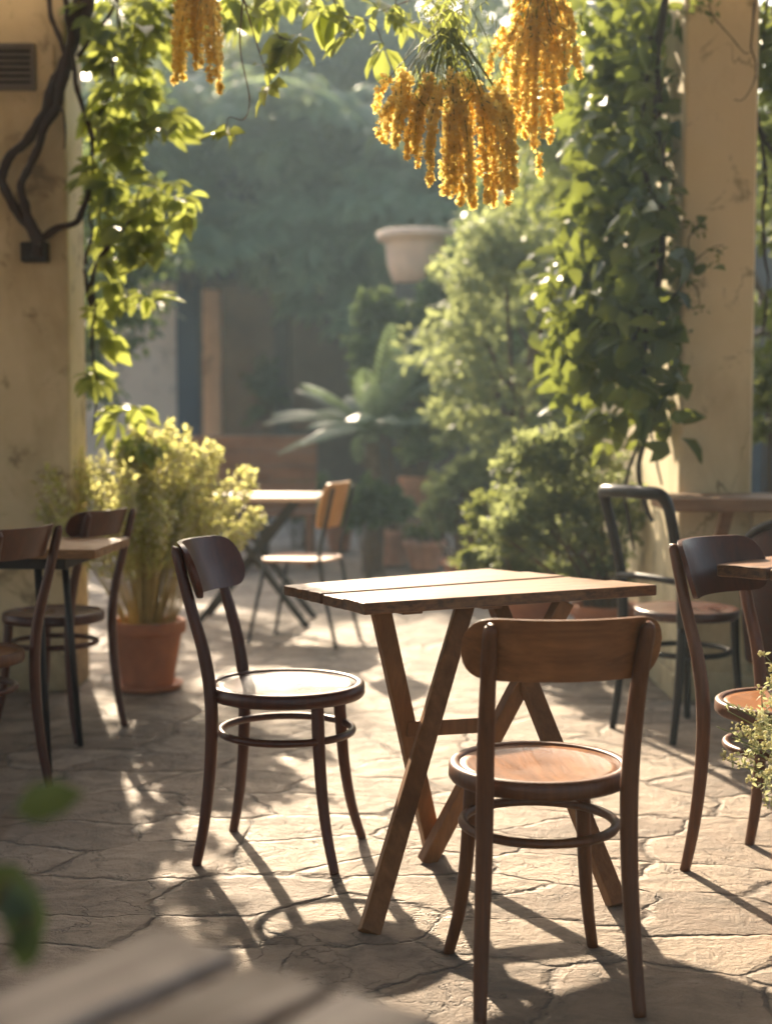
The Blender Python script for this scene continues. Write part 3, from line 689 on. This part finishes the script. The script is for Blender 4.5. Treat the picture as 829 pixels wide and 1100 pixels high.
def palmate(mb, P, n, L, spread=.9, facing=None, rnd=.45):
    """hand of n leaflets"""
    P = np.asarray(P, float)
    ax = nrm(np.array([R.normal(0, .5), R.normal(-.3, .5), R.normal(-.55, .4)]))
    nn = nrm(np.array([R.normal(0, .5), R.normal(-.5, .5), .8])) if facing is None else nrm(np.asarray(facing) + R.normal(0, .25, 3))
    sd_ = nrm(np.cross(ax, nn)); an = np.linspace(-spread, spread, n) + R.normal(0, .12, n)
    Dr = np.cos(an)[:, None]*ax + np.sin(an)[:, None]*sd_ + R.normal(0, .12, (n, 3))
    k = 1 - .3*np.abs(np.linspace(-1, 1, n)); L_ = L*k*R.uniform(.85, 1.15, n)
    mb.leaves(P[None] + nrm(Dr)*L*.08, Dr, np.repeat(nn[None], n, 0) + R.normal(0, .25, (n, 3)), L_, L_*R.uniform(.42, .56, n), .22, .16)
lfm = MB()
def px_clump(mb, px, py, Y, rpx, n, L, dy=.15, nl=(4, 6)):
    for _ in range(n):
        while True:
            a, b = R.uniform(-1, 1, 2)
            if a*a + b*b < 1: break
        palmate(mb, D(px + a*rpx[0], py + b*rpx[1], Y + R.uniform(-dy, dy)), int(R.integers(*nl)), L*R.uniform(.7, 1.15))
for c in [(112, 30, 6.2, (26, 34), 24), (140, 70, 6.1, (32, 40), 24), (118, 110, 6.2, (20, 34), 16), (160, 20, 6.0, (30, 26), 22), (150, 125, 6.1, (34, 24), 14), (185, 125, 6.0, (14, 14), 4),
          (124, 160, 6.15, (22, 24), 10), (108, 205, 6.2, (14, 26), 8), (135, 205, 6.1, (26, 22), 12), (165, 205, 6.05, (30, 20), 15), (192, 215, 6.0, (16, 16), 6), (125, 250, 6.15, (26, 26), 16), (150, 265, 6.1, (26, 22), 12),
          (118, 300, 6.2, (18, 24), 10), (140, 320, 6.1, (20, 16), 6), (108, 350, 6.2, (10, 20), 4), (112, 400, 6.2, (12, 20), 5), (130, 440, 6.1, (22, 12), 7), (142, 470, 6.1, (14, 16), 4), (210, 6, 5.9, (24, 14), 9), (245, 6, 5.8, (24, 12), 8), (285, -4, 5.7, (24, 10), 6), (330, -8, 5.6, (24, 10), 4), (150, 60, 6.1, (34, 30), 14)]:
    px_clump(lfm, c[0], c[1], c[2], c[3], int(c[4]*.85), .145, .25)
local(lfm.build('foliage', M['lf_vine'], lv), VB)

# creeper trailing from the pergola at the top
hv = thing('hanging_creeper', 'loose green creeper sprigs trailing from above, between the yellow flowers', 'creeper', (-.45, 4.6, 2.8))
HB = (-.45, 4.6, 2.8)
cm = MB(); cf = MB()
for pix, n in [([(255, -60), (262, 0), (285, 18), (300, 40)], 5), ([(300, 40), (318, 45)], 4), ([(262, 0), (280, 60), (292, 88)], 4), ([(350, -50), (360, 5), (372, 18), (380, 35)], 4), ([(372, 18), (400, 25), (412, 50)], 3), ([(330, -40), (325, -5), (345, 8)], 3),
               ([(430, -40), (425, 5), (432, 25)], 5), ([(445, -40), (470, 10), (490, 12)], 5), ([(440, 0), (410, 12)], 3), ([(262, -10), (258, 50), (268, 105), (262, 128), (246, 126), (243, 142)], 2)]:
    P = [D(a, b, 4.6) for a, b in pix]; cm.sweep(P, np.linspace(.0028, .0011, len(P)), 6, smooth=6)
    PP, _ = catmull(np.array(P), np.ones(len(P)), 6)
    if n: palmate(cf, P[-1], 5, .125, 1.1)
    for _ in range(n):
        q = PP[R.integers(len(PP)//3, len(PP))]; palmate(cf, q + R.normal(0, .01, 3), int(R.integers(1, 4)), .085*R.uniform(.6, 1.2))
local(cm.build('stem', M['twig'], hv), HB); local(cf.build('foliage', M['lf_vine'], hv), HB)

# vine on the right pillar -----------------------------------------------
VR = (1.1, 5.9, 0)
rvn = thing('climbing_vine', 'dense dark glossy vine hanging over the left side of the right pillar', 'vine', VR)
tk = MB()
for pix, r in [([(700, 560, .0), (686, 500, 0), (700, 440, 0), (692, 380, -.0), (708, 300, -.02), (712, 200, -.02), (705, 100, -.02), (712, 0, -.02), (715, -60, -.02)], [.012, .012, .013, .014, .016, .017, .018, .018, .018]),
               ([(680, 590, .15), (672, 520, .1), (688, 460, .05), (676, 400, 0), (690, 340, 0), (700, 260, 0), (690, 150, 0), (700, 40, 0)], [.006, .008, .009, .009, .01, .01, .01, .01]),
               ([(712, 520, -.03), (700, 470, -.04), (720, 400, -.04), (712, 330, -.04)], [.004, .005, .006, .006]),
               ([(712, 330, -.03), (735, 300, -.05), (742, 285, -.05), (738, 262, -.05), (748, 240, -.05)], [.004, .004, .004, .003, .003]),
               ([(742, 285, -.05), (765, 268, -.05), (778, 265, -.05)], [.003, .002, .0015]),
               ([(735, 300, -.05), (750, 310, -.05), (752, 330, -.05)], [.003, .002, .0015]),
               ([(700, 120, -.03), (718, 85, -.05), (736, 78, -.05)], [.004, .003, .002]),
               ([(760, -30, -.05), (765, 15, -.05), (785, 40, -.05), (800, 55, -.05), (806, 55, -.05)], [.003, .003, .0025, .002, .0015]),
               ([(818, -30, -.1), (806, 40, -.1), (812, 70, -.1), (800, 105, -.1), (788, 108, -.1)], [.004, .004, .003, .002, .0015])]:
    P, rr = gnarl([D(a, b, YR - .02 + c) for a, b, c in pix], r); tk.sweep(P, rr, 8)
local(tk.build('trunk', M['bark'], rvn), VR)
rl = MB()
def px_leaves(mb, px, py, Y, rpx, n, L, dy=.3, wr=.6, hang=.55):
    a = R.normal(0, .55, (n, 2)); a = np.clip(a, -1.3, 1.3)
    P = np.array([D(px + u*rpx[0], py + v*rpx[1], Y + R.uniform(-dy, dy)) for u, v in a])
    Dr = nrm(rv(n) + np.array([-.15, -.2, -hang])); Nn = nrm(rv(n)*.8 + np.array([-.1, -.5, .7])); k = R.uniform(.6, 1.2, n)
    mb.leaves(P, Dr, Nn, L*k, L*k*wr*R.uniform(.8, 1.15, n), .22, .15, (.32, 1.0, .66, .78))
for c in [(665, 15, 6.3, (55, 30), 210), (655, 70, 6.5, (50, 45), 260), (688, 60, 6.1, (18, 60), 110), (648, 130, 6.5, (40, 40), 200), (688, 150, 6.1, (18, 50), 120), (662, 200, 6.3, (46, 40), 240), (640, 240, 6.4, (40, 36), 190), (688, 230, 6.05, (18, 50), 130),
          (618, 300, 6.4, (36, 36), 190), (660, 300, 6.2, (40, 46), 240), (686, 320, 6.05, (22, 50), 130), (610, 360, 6.4, (30, 34), 150), (650, 380, 6.25, (36, 40), 170), (686, 400, 6.05, (20, 44), 90), (708, 440, 6.0, (18, 36), 60), (655, 440, 6.2, (30, 30), 70), (615, 410, 6.4, (26, 24), 70),
          (714, 130, 5.95, (8, 60), 16), (716, 230, 5.95, (8, 40), 12), (722, 330, 5.95, (12, 40), 24), (735, 275, 5.95, (22, 18), 26), (715, 345, 5.95, (20, 30), 40), (728, 395, 5.95, (8, 30), 16), (748, 236, 5.95, (10, 12), 8)]:
    px_leaves(rl, c[0], c[1], c[2], c[3], int(c[4]*.7), .125)
for c in [(748, 245, 20), (770, 270, 12), (752, 330, 10), (740, 300, 12), (725, 85, 12), (760, 8, 16), (745, 5, 12)]:
    px_leaves(rl, c[0], c[1], 5.93, (9, 9), c[2], .04, .03, .4, .2)
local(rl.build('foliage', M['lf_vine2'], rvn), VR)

# vine at the right edge, beyond the pillar
VE = (1.72, 6.2, 0)
rv2 = thing('climbing_vine', 'dark leafy vine hanging at the far right edge, beyond the beige pillar', 'vine', VE)
tk = MB()
for pix, r in [([(830, -40, 0), (818, 40, 0), (812, 110, 0), (822, 180, 0), (818, 230, 0), (824, 300, 0), (818, 360, 0)], [.009, .008, .008, .009, .008, .006, .004]), ([(810, 130, 0), (830, 160, 0), (850, 170, 0)], [.012, .012, .012])]:
    P, rr = gnarl([D(a, b, 6.15) for a, b, c in pix], r); tk.sweep(P, rr, 8)
local(tk.build('stem', M['bark'], rv2), VE)
el = MB()
for c in [(826, 20, (12, 40), 60), (832, 80, (16, 40), 80), (835, 150, (14, 30), 40), (830, 250, (14, 24), 22), (840, 330, (16, 40), 40), (850, 60, (40, 80), 200)]:
    px_leaves(el, c[0], c[1], 6.25, c[2], c[3], .075, .2)
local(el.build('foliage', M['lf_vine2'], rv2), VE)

# yellow flower clusters ---------------------------------------------------
def flower_cluster(label, Y, top, races, green, name='flower_cluster'):
    base = D(top[0], top[1], Y); t = thing(name, label, 'flowers', base, 0, 'hanging yellow flower clusters')
    sm = MB()
    for (x0, y0, x1, y1, yo) in races:
        p0 = D(x0, y0, Y + yo*.4); p3 = D(x1, y1, Y + yo)
        pm = p0*.5 + p3*.5 + np.array([(p3-p0)[0]*.22, (p3-p0)[1]*.2, .02])
        P, _ = catmull(np.array([p0, pm, p3]), np.ones(3), 14)
        ln = np.linalg.norm(p3 - p0)
        n = int(ln*360); u = R.uniform(0, 1, n); idx = np.clip((u*(len(P)-1)).astype(int), 0, len(P)-2)
        C = P[idx] + (P[idx+1]-P[idx])*R.uniform(0, 1, (n, 1))
        rr = (.0175*(1 - .7*u))[:, None]*R.uniform(.35, 1.0, (n, 1))
        mb = MB(); C = C + rv(n)*rr
        mb.blobs(C[:n//4], R.uniform(.0035, .006, n//4), .3)
        q = np.repeat(np.arange(n), 4); d_ = nrm(rv(len(q)) + np.repeat(nrm(C - P[idx]), 4, 0)*.7)
        mb.leaves(C[q] + d_*.001, d_, rv(len(q)), R.uniform(.008, .0135, len(q)), R.uniform(.008, .012, len(q)), .25, .25, (.4, .95, .8, .8))
        o = mb.build('raceme', M['bloom'], t); o.location = -base
        m2 = [D(top[0] + R.uniform(-8, 8), top[1] - 10, Y), p0*.5 + D(top[0], top[1], Y)*.5 + np.array([0, 0, .03]), p0]
        sm.sweep(m2, [.0022, .0018, .0015], 5, smooth=5); sm.sweep(P, np.linspace(.0018, .0008, len(P)), 5)
    for k in range(green):
        a = D(top[0] + R.normal(0, 14), top[1] + R.uniform(-40, 20), Y); b = a + np.array([R.normal(0, .05), R.normal(0, .05), -R.uniform(.1, .3)])
        sm.sweep([a, (a+b)/2 + np.array([R.normal(0, .02), 0, .02]), b], [.0014, .0012, .0007], 5, smooth=4)
    o = sm.build('stem', M['stem'], t); o.location = -base
    gl = MB(); n = green*14
    if n:
        P = np.array([D(top[0] + R.normal(0, 22), top[1] + R.uniform(-50, 75), Y + R.uniform(-.08, .08)) for _ in range(n)])
        gl.leaves(P, nrm(rv(n)*.7 + np.array([0, 0, -.8])), rv(n), R.uniform(.02, .045, n), R.uniform(.004, .008, n), .1); o = gl.build('foliage', M['lf_vine'], t); o.location = -base
    return t
r1 = []
for k in range(50):
    u = (k + R.uniform(0, 1))/50; x0 = 424 + 116*u + R.normal(0, 8); y0 = 92 + 30*(u - .35)**2 + R.uniform(-14, 24)
    x1 = 398 + 170*u + R.normal(0, 8); prof = np.interp(u, [0, .12, .3, .5, .68, .82, 1], [140, 168, 182, 218, 238, 225, 188]); y1 = prof - abs(R.normal(0, 24))
    r1.append((x0, min(y0, y1-40), x1, y1, R.uniform(-.14, .14)))
flower_cluster('largest golden flower cluster, hanging lowest, fanned out over the courtyard view', 4.1, (480, 40), r1, 26)
r2 = []
for k in range(30):
    u = (k + R.uniform(0, 1))/30; x0 = 552 + 56*u + R.normal(0, 6); y0 = R.uniform(-30, 40); x1 = 538 + 84*u + R.normal(0, 6)
    prof = np.interp(u, [0, .2, .45, .6, .8, 1], [85, 135, 165, 128, 100, 50]); r2.append((x0, y0, x1, prof - abs(R.normal(0, 20)), R.uniform(-.12, .12)))
flower_cluster('narrow golden flower cluster hanging right of the largest one, touching the top edge', 4.3, (580, -20), r2, 10)
r3 = []
for k in range(18):
    u = (k + R.uniform(0, 1))/18; x0 = 196 + 36*u + R.normal(0, 4); x1 = 184 + 58*u + R.normal(0, 4)
    prof = np.interp(u, [0, .25, .5, .75, 1], [112, 88, 84, 92, 112]); r3.append((x0, R.uniform(-50, 5), x1, prof - abs(R.normal(0, 26)), R.uniform(-.1, .1)))
flower_cluster('small deep yellow flower cluster hanging beside the left vine leaves', 4.6, (212, -40), r3, 4)

# shrubs and trees ---------------------------------------------------------
def px_bush(name, label, cat, base_px, Y, clumps, n, L, mat, potr=None, poth=None, wr=.55, stems=12, dy=.35, potmat=None, group=None, saucer=False, zpot=0.0):
    b = D(base_px[0], base_px[1], Y); base = np.array([b[0], Y, zpot])
    t = thing(name, label, cat, base, 0, group); mb = MB(); sm = MB(); z0 = 0
    if potr: pot(t, potr, poth, potmat, 0, saucer); z0 = poth*.86
    for (px, py, rx, ry, k) in clumps:
        s_ = Y/FPX; C = D(px, py, Y); ns = max(6, int(n*k)//22); per = 22
        a = rv(ns); a[:, 2] = np.where(a[:, 2] < -.5, -a[:, 2]*.5, a[:, 2]); rr_ = R.uniform(.6, 1.18, (ns, 1))
        sz = np.array([rx*s_, max(.08, (rx+ry)*.5*s_*dy*2), ry*s_])
        E = C + a*rr_*sz; B0 = C + a*sz*R.uniform(.0, .35, (ns, 1)) - np.array([0, 0, .25])*sz
        u = R.uniform(.25, 1.0, (ns, per))**.7; P = (B0[:, None] + (E - B0)[:, None]*u[..., None] + np.array([0, 0, .12])*sz*np.sin(u*PI)[..., None]).reshape(-1, 3)
        P = P + rv(len(P))*L*.45; ax_ = np.repeat(nrm(E - B0), per, 0); ok = P[:, 2] > .03; P = P[ok]; ax_ = ax_[ok]; nn = len(P)
        Dr = nrm(rv(nn)*.8 + ax_*.8); kk = R.uniform(.6, 1.25, nn)
        mb.leaves(P, Dr, nrm(rv(nn) + np.array([0, -.2, .9])), L*kk, L*kk*wr, .18)
        for _ in range(stems):
            e = P[R.integers(nn)]; b0 = base + np.array([R.normal(0, .04), R.normal(0, .04), z0]); sm.sweep([b0, (b0+e)/2 + np.array([R.normal(0, .05), R.normal(0, .05), .05]), e], [.008, .006, .002], 5, smooth=4)
    local(mb.build('foliage', mat, t), base); local(sm.build('stem', M['twig'], t), base)
    return t

px_bush('potted_shrub', 'large bushy light green shrub in a terracotta pot, left of the black chair', 'shrub', (650, 680), 6.9,
        [(600, 555, 60, 70, 1), (645, 560, 50, 80, .9), (575, 500, 44, 44, .6), (560, 580, 44, 50, .6), (620, 490, 40, 36, .5), (640, 620, 44, 36, .4)], 2900, .038, M['lf_grey'], .17, .3, dy=.4, stems=9)
px_bush('potted_shrub', 'low spreading green shrub in an orange pot, under the square table top', 'shrub', (562, 678), 7.3,
        [(540, 600, 40, 40, 1), (575, 625, 40, 30, .6), (525, 560, 30, 40, .7), (510, 605, 22, 16, .3)], 2000, .036, M['lf_shrub'], .17, .28, M['terra_p'] and .55, stems=8, dy=.4)
px_bush('potted_shrub', 'wispy shrub with orange tinges beside the terracotta pots in the garden', 'shrub', (500, 590), 9.6,
        [(490, 530, 36, 40, 1), (520, 510, 30, 36, .7), (470, 560, 22, 26, .5), (505, 560, 30, 30, .5)], 1700, .045, M['lf_grey'], .16, .26, dy=.4, stems=8)
px_bush('potted_plant', 'leafy green plant in the widest terracotta pot beside the far garden path', 'potted plant', (422, 604), 11.6, [(422, 550, 20, 14, 1)], 500, .06, M['lf_blue'], .175, .3, stems=8, potmat=M['terra_p'])
px_bush('potted_plant', 'small grey-green plant in a low terracotta pot right of the widest one', 'potted plant', (456, 608), 11.2, [(455, 573, 20, 10, 1)], 420, .05, M['lf_shrub'], .165, .24, stems=8, potmat=M['terra_p'])
px_bush('potted_plant', 'green plant in a terracotta pot behind the honey-backed chair', 'potted plant', (364, 584), 12.8, [(358, 545, 16, 16, 1)], 420, .07, M['lf_blue'], .13, .24, stems=6)
# raised pot on a stone block
pd = D(447, 548, 11.9)
ps = MB().box((pd[0], 11.9, .19), (.42, .42, .38)); pso = ps.build('plinth', M['plaster_p'], None, .02, origin=(pd[0], 11.9, 0)); tag(pso, 'short stone plinth under the raised terracotta pot', 'plinth')
px_bush('potted_plant', 'trailing green plant in a tall terracotta pot raised on a stone plinth', 'potted plant', (447, 548), 11.9, [(450, 488, 22, 10, 1)], 420, .06, M['lf_tree'], .15, .34, stems=8, potmat=M['terra_p'], zpot=.383)

# cream-flowering plant at the right edge
rb = np.array([.99, 3.12, 0]); fp = thing('potted_plant', 'pale cream-flowering herb leaning in at the right edge, before the amber-seat chair', 'potted plant', rb)
pot(fp, .12, .24)
st = MB(); lf = MB(); bl_ = MB()
for k in range(100):
    a = R.uniform(0, 2*PI); sp_ = R.uniform(.1, 1); h = R.uniform(.22, .5)
    e = np.array([.26*sp_*math.cos(a), .24*sp_*math.sin(a), .2 + h*(1.05 - .3*sp_)])
    P, _ = catmull(np.array([(0.04*math.cos(a), .04*math.sin(a), .2), e*np.array([.35, .35, 0]) + np.array([0, 0, .2 + h*.55]), e]), np.ones(3), 10)
    st.sweep(P, np.linspace(.003, .001, len(P)), 5)
    for _ in range(5):
        q = P[R.integers(7, len(P))]; q2 = q + nrm(R.normal(0, 1, 3) + np.array([0, 0, .6]))*R.uniform(.03, .07); st.sweep([q, (q+q2)/2, q2], [.0012, .001, .0007], 4)
        n = 11; C = q2 + rv(n)*R.uniform(.002, .017, (n, 1)); bl_.blobs(C, R.uniform(.002, .0042, n), .4)
        n = 9; B_ = q + (q2-q)*R.uniform(0, 1, (n, 1)); lf.leaves(B_, rv(n), rv(n), R.uniform(.01, .02, n), R.uniform(.005, .009, n), .1)
st.build('stem', M['stem'], fp); lf.build('foliage', M['lf_herb'], fp); bl_.build('blossom', M['bloom_w'], fp)

# dark leafy plant at the very near left
nb = np.array([-.47, 1.22, 0]); np_ = thing('potted_plant', 'dark blurred broad-leaved plant at the lower left, nearest to the camera', 'potted plant', nb)
pot(np_, .13, .26)
st = MB(); lf = MB()
for (px, py, Y_, ang, L) in [(14, 872, 1.2, (.95, .1, .28), .062), (-12, 880, 1.2, (-.9, 0, .5), .06), (12, 945, 1.2, (.35, -.1, -.9), .065), (34, 985, 1.18, (-.2, 0, -.95), .05), (-20, 930, 1.22, (.7, -.3, -.5), .07), (-60, 900, 1.25, (.3, 0, .8), .07), (-90, 960, 1.2, (-.6, -.3, -.3), .08)]:
    q = D(px, py, Y_) - nb; st.sweep([(0, 0, .22), (q[0]*.25, q[1]*.3, .5), q*np.array([.6, .6, 1]) - np.array([0, 0, .1]), q], [.005, .004, .003, .002], 6, smooth=6)
    lf.leaves(np.array([q]), np.array([ang]), np.array([[.1, -.75, .6]]), L, L*.62, .12, .08, (.3, .95, .68, .85))
st.build('stem', M['twig'], np_); lf.build('foliage', M['lf_dark'], np_)

# cycad-like palm
cb_ = D(400, 560, 11.1); cb_ = np.array([cb_[0], 11.1, 0]); cy = thing('palm', 'arching grey-green palm with a short shaggy trunk at the rear of the garden', 'palm', cb_)
tm = MB(); tm.sweep([(0, 0, 0), (.02, 0, .5), (0, 0, 1.0)], [.085, .07, .06], 12, smooth=6)
for k in range(70): 
    a = R.uniform(0, 2*PI); z = R.uniform(.05, 1.0); r_ = .075; d_ = np.array([math.cos(a), math.sin(a), .6]); tm.leaves(np.array([[r_*.8*math.cos(a), r_*.8*math.sin(a), z]]), d_[None], np.array([[0, 0, 1.]]), .07, .05, 0)
tm.build('trunk', M['bark2'], cy)
for k in range(34):
    a = k*2.399 + R.normal(0, .15); el_ = R.uniform(.15, 1.25); Lf = R.uniform(.72, 1.05)
    d_ = np.array([math.cos(a)*math.cos(el_), math.sin(a)*math.cos(el_), math.sin(el_)])
    P = np.array([np.array([0, 0, 1.08]) + d_*Lf*s_ + np.array([0, 0, -.42*Lf*s_**2.2*math.cos(el_)]) for s_ in np.linspace(0, 1, 22)])
    fm = MB(); fm.sweep(P, np.linspace(.011, .003, len(P)), 5); T = nrm(np.gradient(P, axis=0)); sdv = nrm(np.cross(T, np.array([0, 0, 1.]))); nrmv = np.cross(sdv, T)
    for s_ in (-1, 1):
        for rep in (0,):
            q = P[2:-1] + (P[3:] - P[2:-1])*rep; m_ = len(q); u = np.linspace(0, 1, m_); ln = .15*np.sin(PI*(.12 + .82*u))**.7
            fm.leaves(q, sdv[2:-1]*s_ + T[2:-1]*.75 - nrmv[2:-1]*.1, nrmv[2:-1], ln, .02, .3, .1)
    fm.build('frond', M['lf_palm'], cy)

# garden building at the rear
BY = 20.0
gb = thing('garden_house', 'pale plaster garden house with a dark doorway, half hidden by creeper', 'building', (-1.2, BY + 1, 0)); GBB = (-1.2, BY + 1, 0)
def P_(name, mat, c, s, bev=.01, parent=gb): return local(MB().box(c, s).build(name, mat, parent, bev), GBB)
xa = D(190, 400, BY)[0]; xb = D(215, 400, BY)[0]; xo = D(455, 400, BY)[0]; HH = 3.1
P_('wall', M['plaster_p'], ((-9 + xa)/2, BY + .15, HH/2), (xa + 9, .3, HH))
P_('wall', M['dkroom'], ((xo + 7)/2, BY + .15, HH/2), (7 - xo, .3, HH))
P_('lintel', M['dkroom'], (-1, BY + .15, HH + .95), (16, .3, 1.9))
P_('door_frame', M['blue'], ((xa + xb)/2, BY + .1, HH/2), (xb - xa, .24, HH))
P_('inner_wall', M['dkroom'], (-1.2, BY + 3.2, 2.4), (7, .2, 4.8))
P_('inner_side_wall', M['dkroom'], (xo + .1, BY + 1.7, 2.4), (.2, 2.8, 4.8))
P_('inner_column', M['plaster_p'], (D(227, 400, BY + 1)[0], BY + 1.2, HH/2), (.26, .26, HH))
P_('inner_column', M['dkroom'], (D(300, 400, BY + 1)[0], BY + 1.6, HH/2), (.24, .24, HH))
P_('shelf', M['bench'], (D(330, 400, BY + 1)[0], BY + 2.2, 1.1), (1.6, .4, .06))
P_('roof', M['tile'], (-1, BY + 1.6, 5.07), (16.6, 4.2, .14))

# pale hanging basin
bs = D(446, 278, 12.6)
bsn = thing('bowl_planter', 'pale clay bowl planter with a flared rim, high on the ivy-clad pier', 'planter', bs)
MB().lathe([(.001, -.22), (.17, -.22), (.2, -.2), (.245, -.05), (.26, .1), (.275, .15), (.325, .16), (.335, .18), (.335, .225), (.31, .235), (.28, .22), (.26, .1), (.001, .08)], 40, cap=False).build('bowl', M['basin'], bsn)
MB().lathe([(.001, .11), (.26, .11)], 24, cap=False).build('soil', M['soil'], bsn)
pb_ = (bs[0], bs[1], 0)
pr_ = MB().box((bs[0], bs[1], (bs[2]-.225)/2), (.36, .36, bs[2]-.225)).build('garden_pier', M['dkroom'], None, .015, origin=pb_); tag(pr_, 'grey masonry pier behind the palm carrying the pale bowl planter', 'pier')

# creeper covering the garden house
CB = (-.9, 19.4, 0)
cr = thing('wall_creeper', 'broad-leaved blue-green creeper covering the garden house above its doorway', 'creeper', CB)
lm = MB(); tk = MB()
for k in range(84):
    px = R.uniform(105, 600); lo = np.interp(px, [105, 190, 260, 330, 400, 450, 600], [300, 275, 290, 310, 335, 380, 400]); py = R.uniform(np.interp(px, [105, 230, 450, 600], [60, 105, 105, 60]), lo)
    C = D(px, py, 18.9 + R.uniform(-1.2, .6)); rad_ = R.uniform(.35, .8)
    for _ in range(int(34*rad_)):
        d_ = nrm(rv(1)[0] + np.array([0, -.4, .35])); q = C + d_*rad_*np.array([1.15, 1, .7])*R.uniform(.8, 1.1); n = int(R.integers(5, 9))
        ax = nrm(d_*np.array([.8, .8, .3]) + np.array([0, -.25, -.6])); nn = nrm(d_*.5 + np.array([0, -.15, .8]) + R.normal(0, .25, 3)); sdv = nrm(np.cross(ax, nn)); an = np.linspace(-1.6, 1.6, n)
        Dr = np.cos(an)[:, None]*ax + np.sin(an)[:, None]*sdv; L_ = R.uniform(.28, .5)
        lm.leaves(np.repeat(q[None], n, 0), Dr, np.repeat(nn[None], n, 0) + R.normal(0, .15, (n, 3)), L_*np.ones(n), L_*.38, .25, .1)
for k in range(14):
    x = R.uniform(-2.6, 2.2); x *= 1.4; tk.sweep([(x, 19.8, 0 if x > .7 or x < -3.1 else 3.1), (x + R.normal(0, .2), 19.7, 3.2), (x + R.normal(0, .5), 19.2, R.uniform(4.2, 6.0))], [.03, .025, .01], 7, smooth=5)
local(lm.build('foliage', M['lf_blue'], cr), CB); local(tk.build('stem', M['bark2'], cr), CB)

# trees
def ptree(label, px, py, Y, rad, nclump, per, L, W, mat, **kw):
    C = D(px, py, Y); return tree(label, (C[0], Y), C, rad, nclump, per, L, W, mat, 'garden trees', **kw)
ptree('bushy pale grey-green tree behind the potted shrubs, right of the palm', 555, 370, 9.9, (.66, .75, 1.0), 64, 150, .075, .034, M['lf_grey'], cr=.24, trunk=.08)
ptree('tall light green tree filling the gap between the flowers and the right vine', 668, 150, 9.6, (.8, .8, 1.3), 60, 150, .08, .038, M['lf_tree'], cr=.24, trunk=.1)
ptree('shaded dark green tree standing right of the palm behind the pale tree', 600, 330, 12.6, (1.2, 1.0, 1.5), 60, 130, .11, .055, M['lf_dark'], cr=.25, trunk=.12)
ptree('hazy yellow-green tree far behind, rising over the largest flower cluster', 500, 60, 24, (2.6, 1.8, 2.0), 80, 120, .2, .11, M['lf_tree'], cr=.24, trunk=.2)
ptree('hazy pale tree far behind, rising over the middle of the garden house', 370, 85, 25, (2.0, 1.6, 1.7), 70, 120, .2, .11, M['lf_tree'], cr=.24, trunk=.2)
ptree('hazy tall tree far behind, rising above the left end of the garden house', 230, 50, 24, (2.6, 1.8, 2.0), 80, 120, .2, .11, M['lf_tree'], cr=.24, trunk=.22)
ptree('leafy tree seen past the right edge of the beige pillar', 870, 260, 9.5, (1.0, 1.0, 1.6), 60, 130, .085, .045, M['lf_tree'], cr=.24, trunk=.1)
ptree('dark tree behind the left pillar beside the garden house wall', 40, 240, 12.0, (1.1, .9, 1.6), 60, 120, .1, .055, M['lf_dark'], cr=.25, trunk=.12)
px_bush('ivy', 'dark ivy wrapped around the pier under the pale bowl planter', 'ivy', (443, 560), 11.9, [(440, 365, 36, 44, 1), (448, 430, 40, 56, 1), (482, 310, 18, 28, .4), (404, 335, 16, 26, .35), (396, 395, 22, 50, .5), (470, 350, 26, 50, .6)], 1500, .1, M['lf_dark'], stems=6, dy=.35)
# low shrubs along the rear
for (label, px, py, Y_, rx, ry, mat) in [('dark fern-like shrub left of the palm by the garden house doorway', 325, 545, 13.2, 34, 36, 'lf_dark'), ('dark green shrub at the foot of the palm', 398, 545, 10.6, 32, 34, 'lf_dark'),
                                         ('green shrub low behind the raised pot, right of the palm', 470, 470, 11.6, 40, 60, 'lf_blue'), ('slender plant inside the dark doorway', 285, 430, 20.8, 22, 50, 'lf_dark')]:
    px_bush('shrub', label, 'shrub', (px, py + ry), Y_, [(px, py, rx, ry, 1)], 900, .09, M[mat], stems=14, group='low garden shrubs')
px_bush('shrub', 'climbing shrub with red flowers seen past the right pillar above the counter', 'shrub', (845, 560), 7.6, [(835, 440, 30, 70, 1), (840, 350, 30, 40, .6)], 900, .06, M['lf_shrub'], stems=14, group='low garden shrubs')
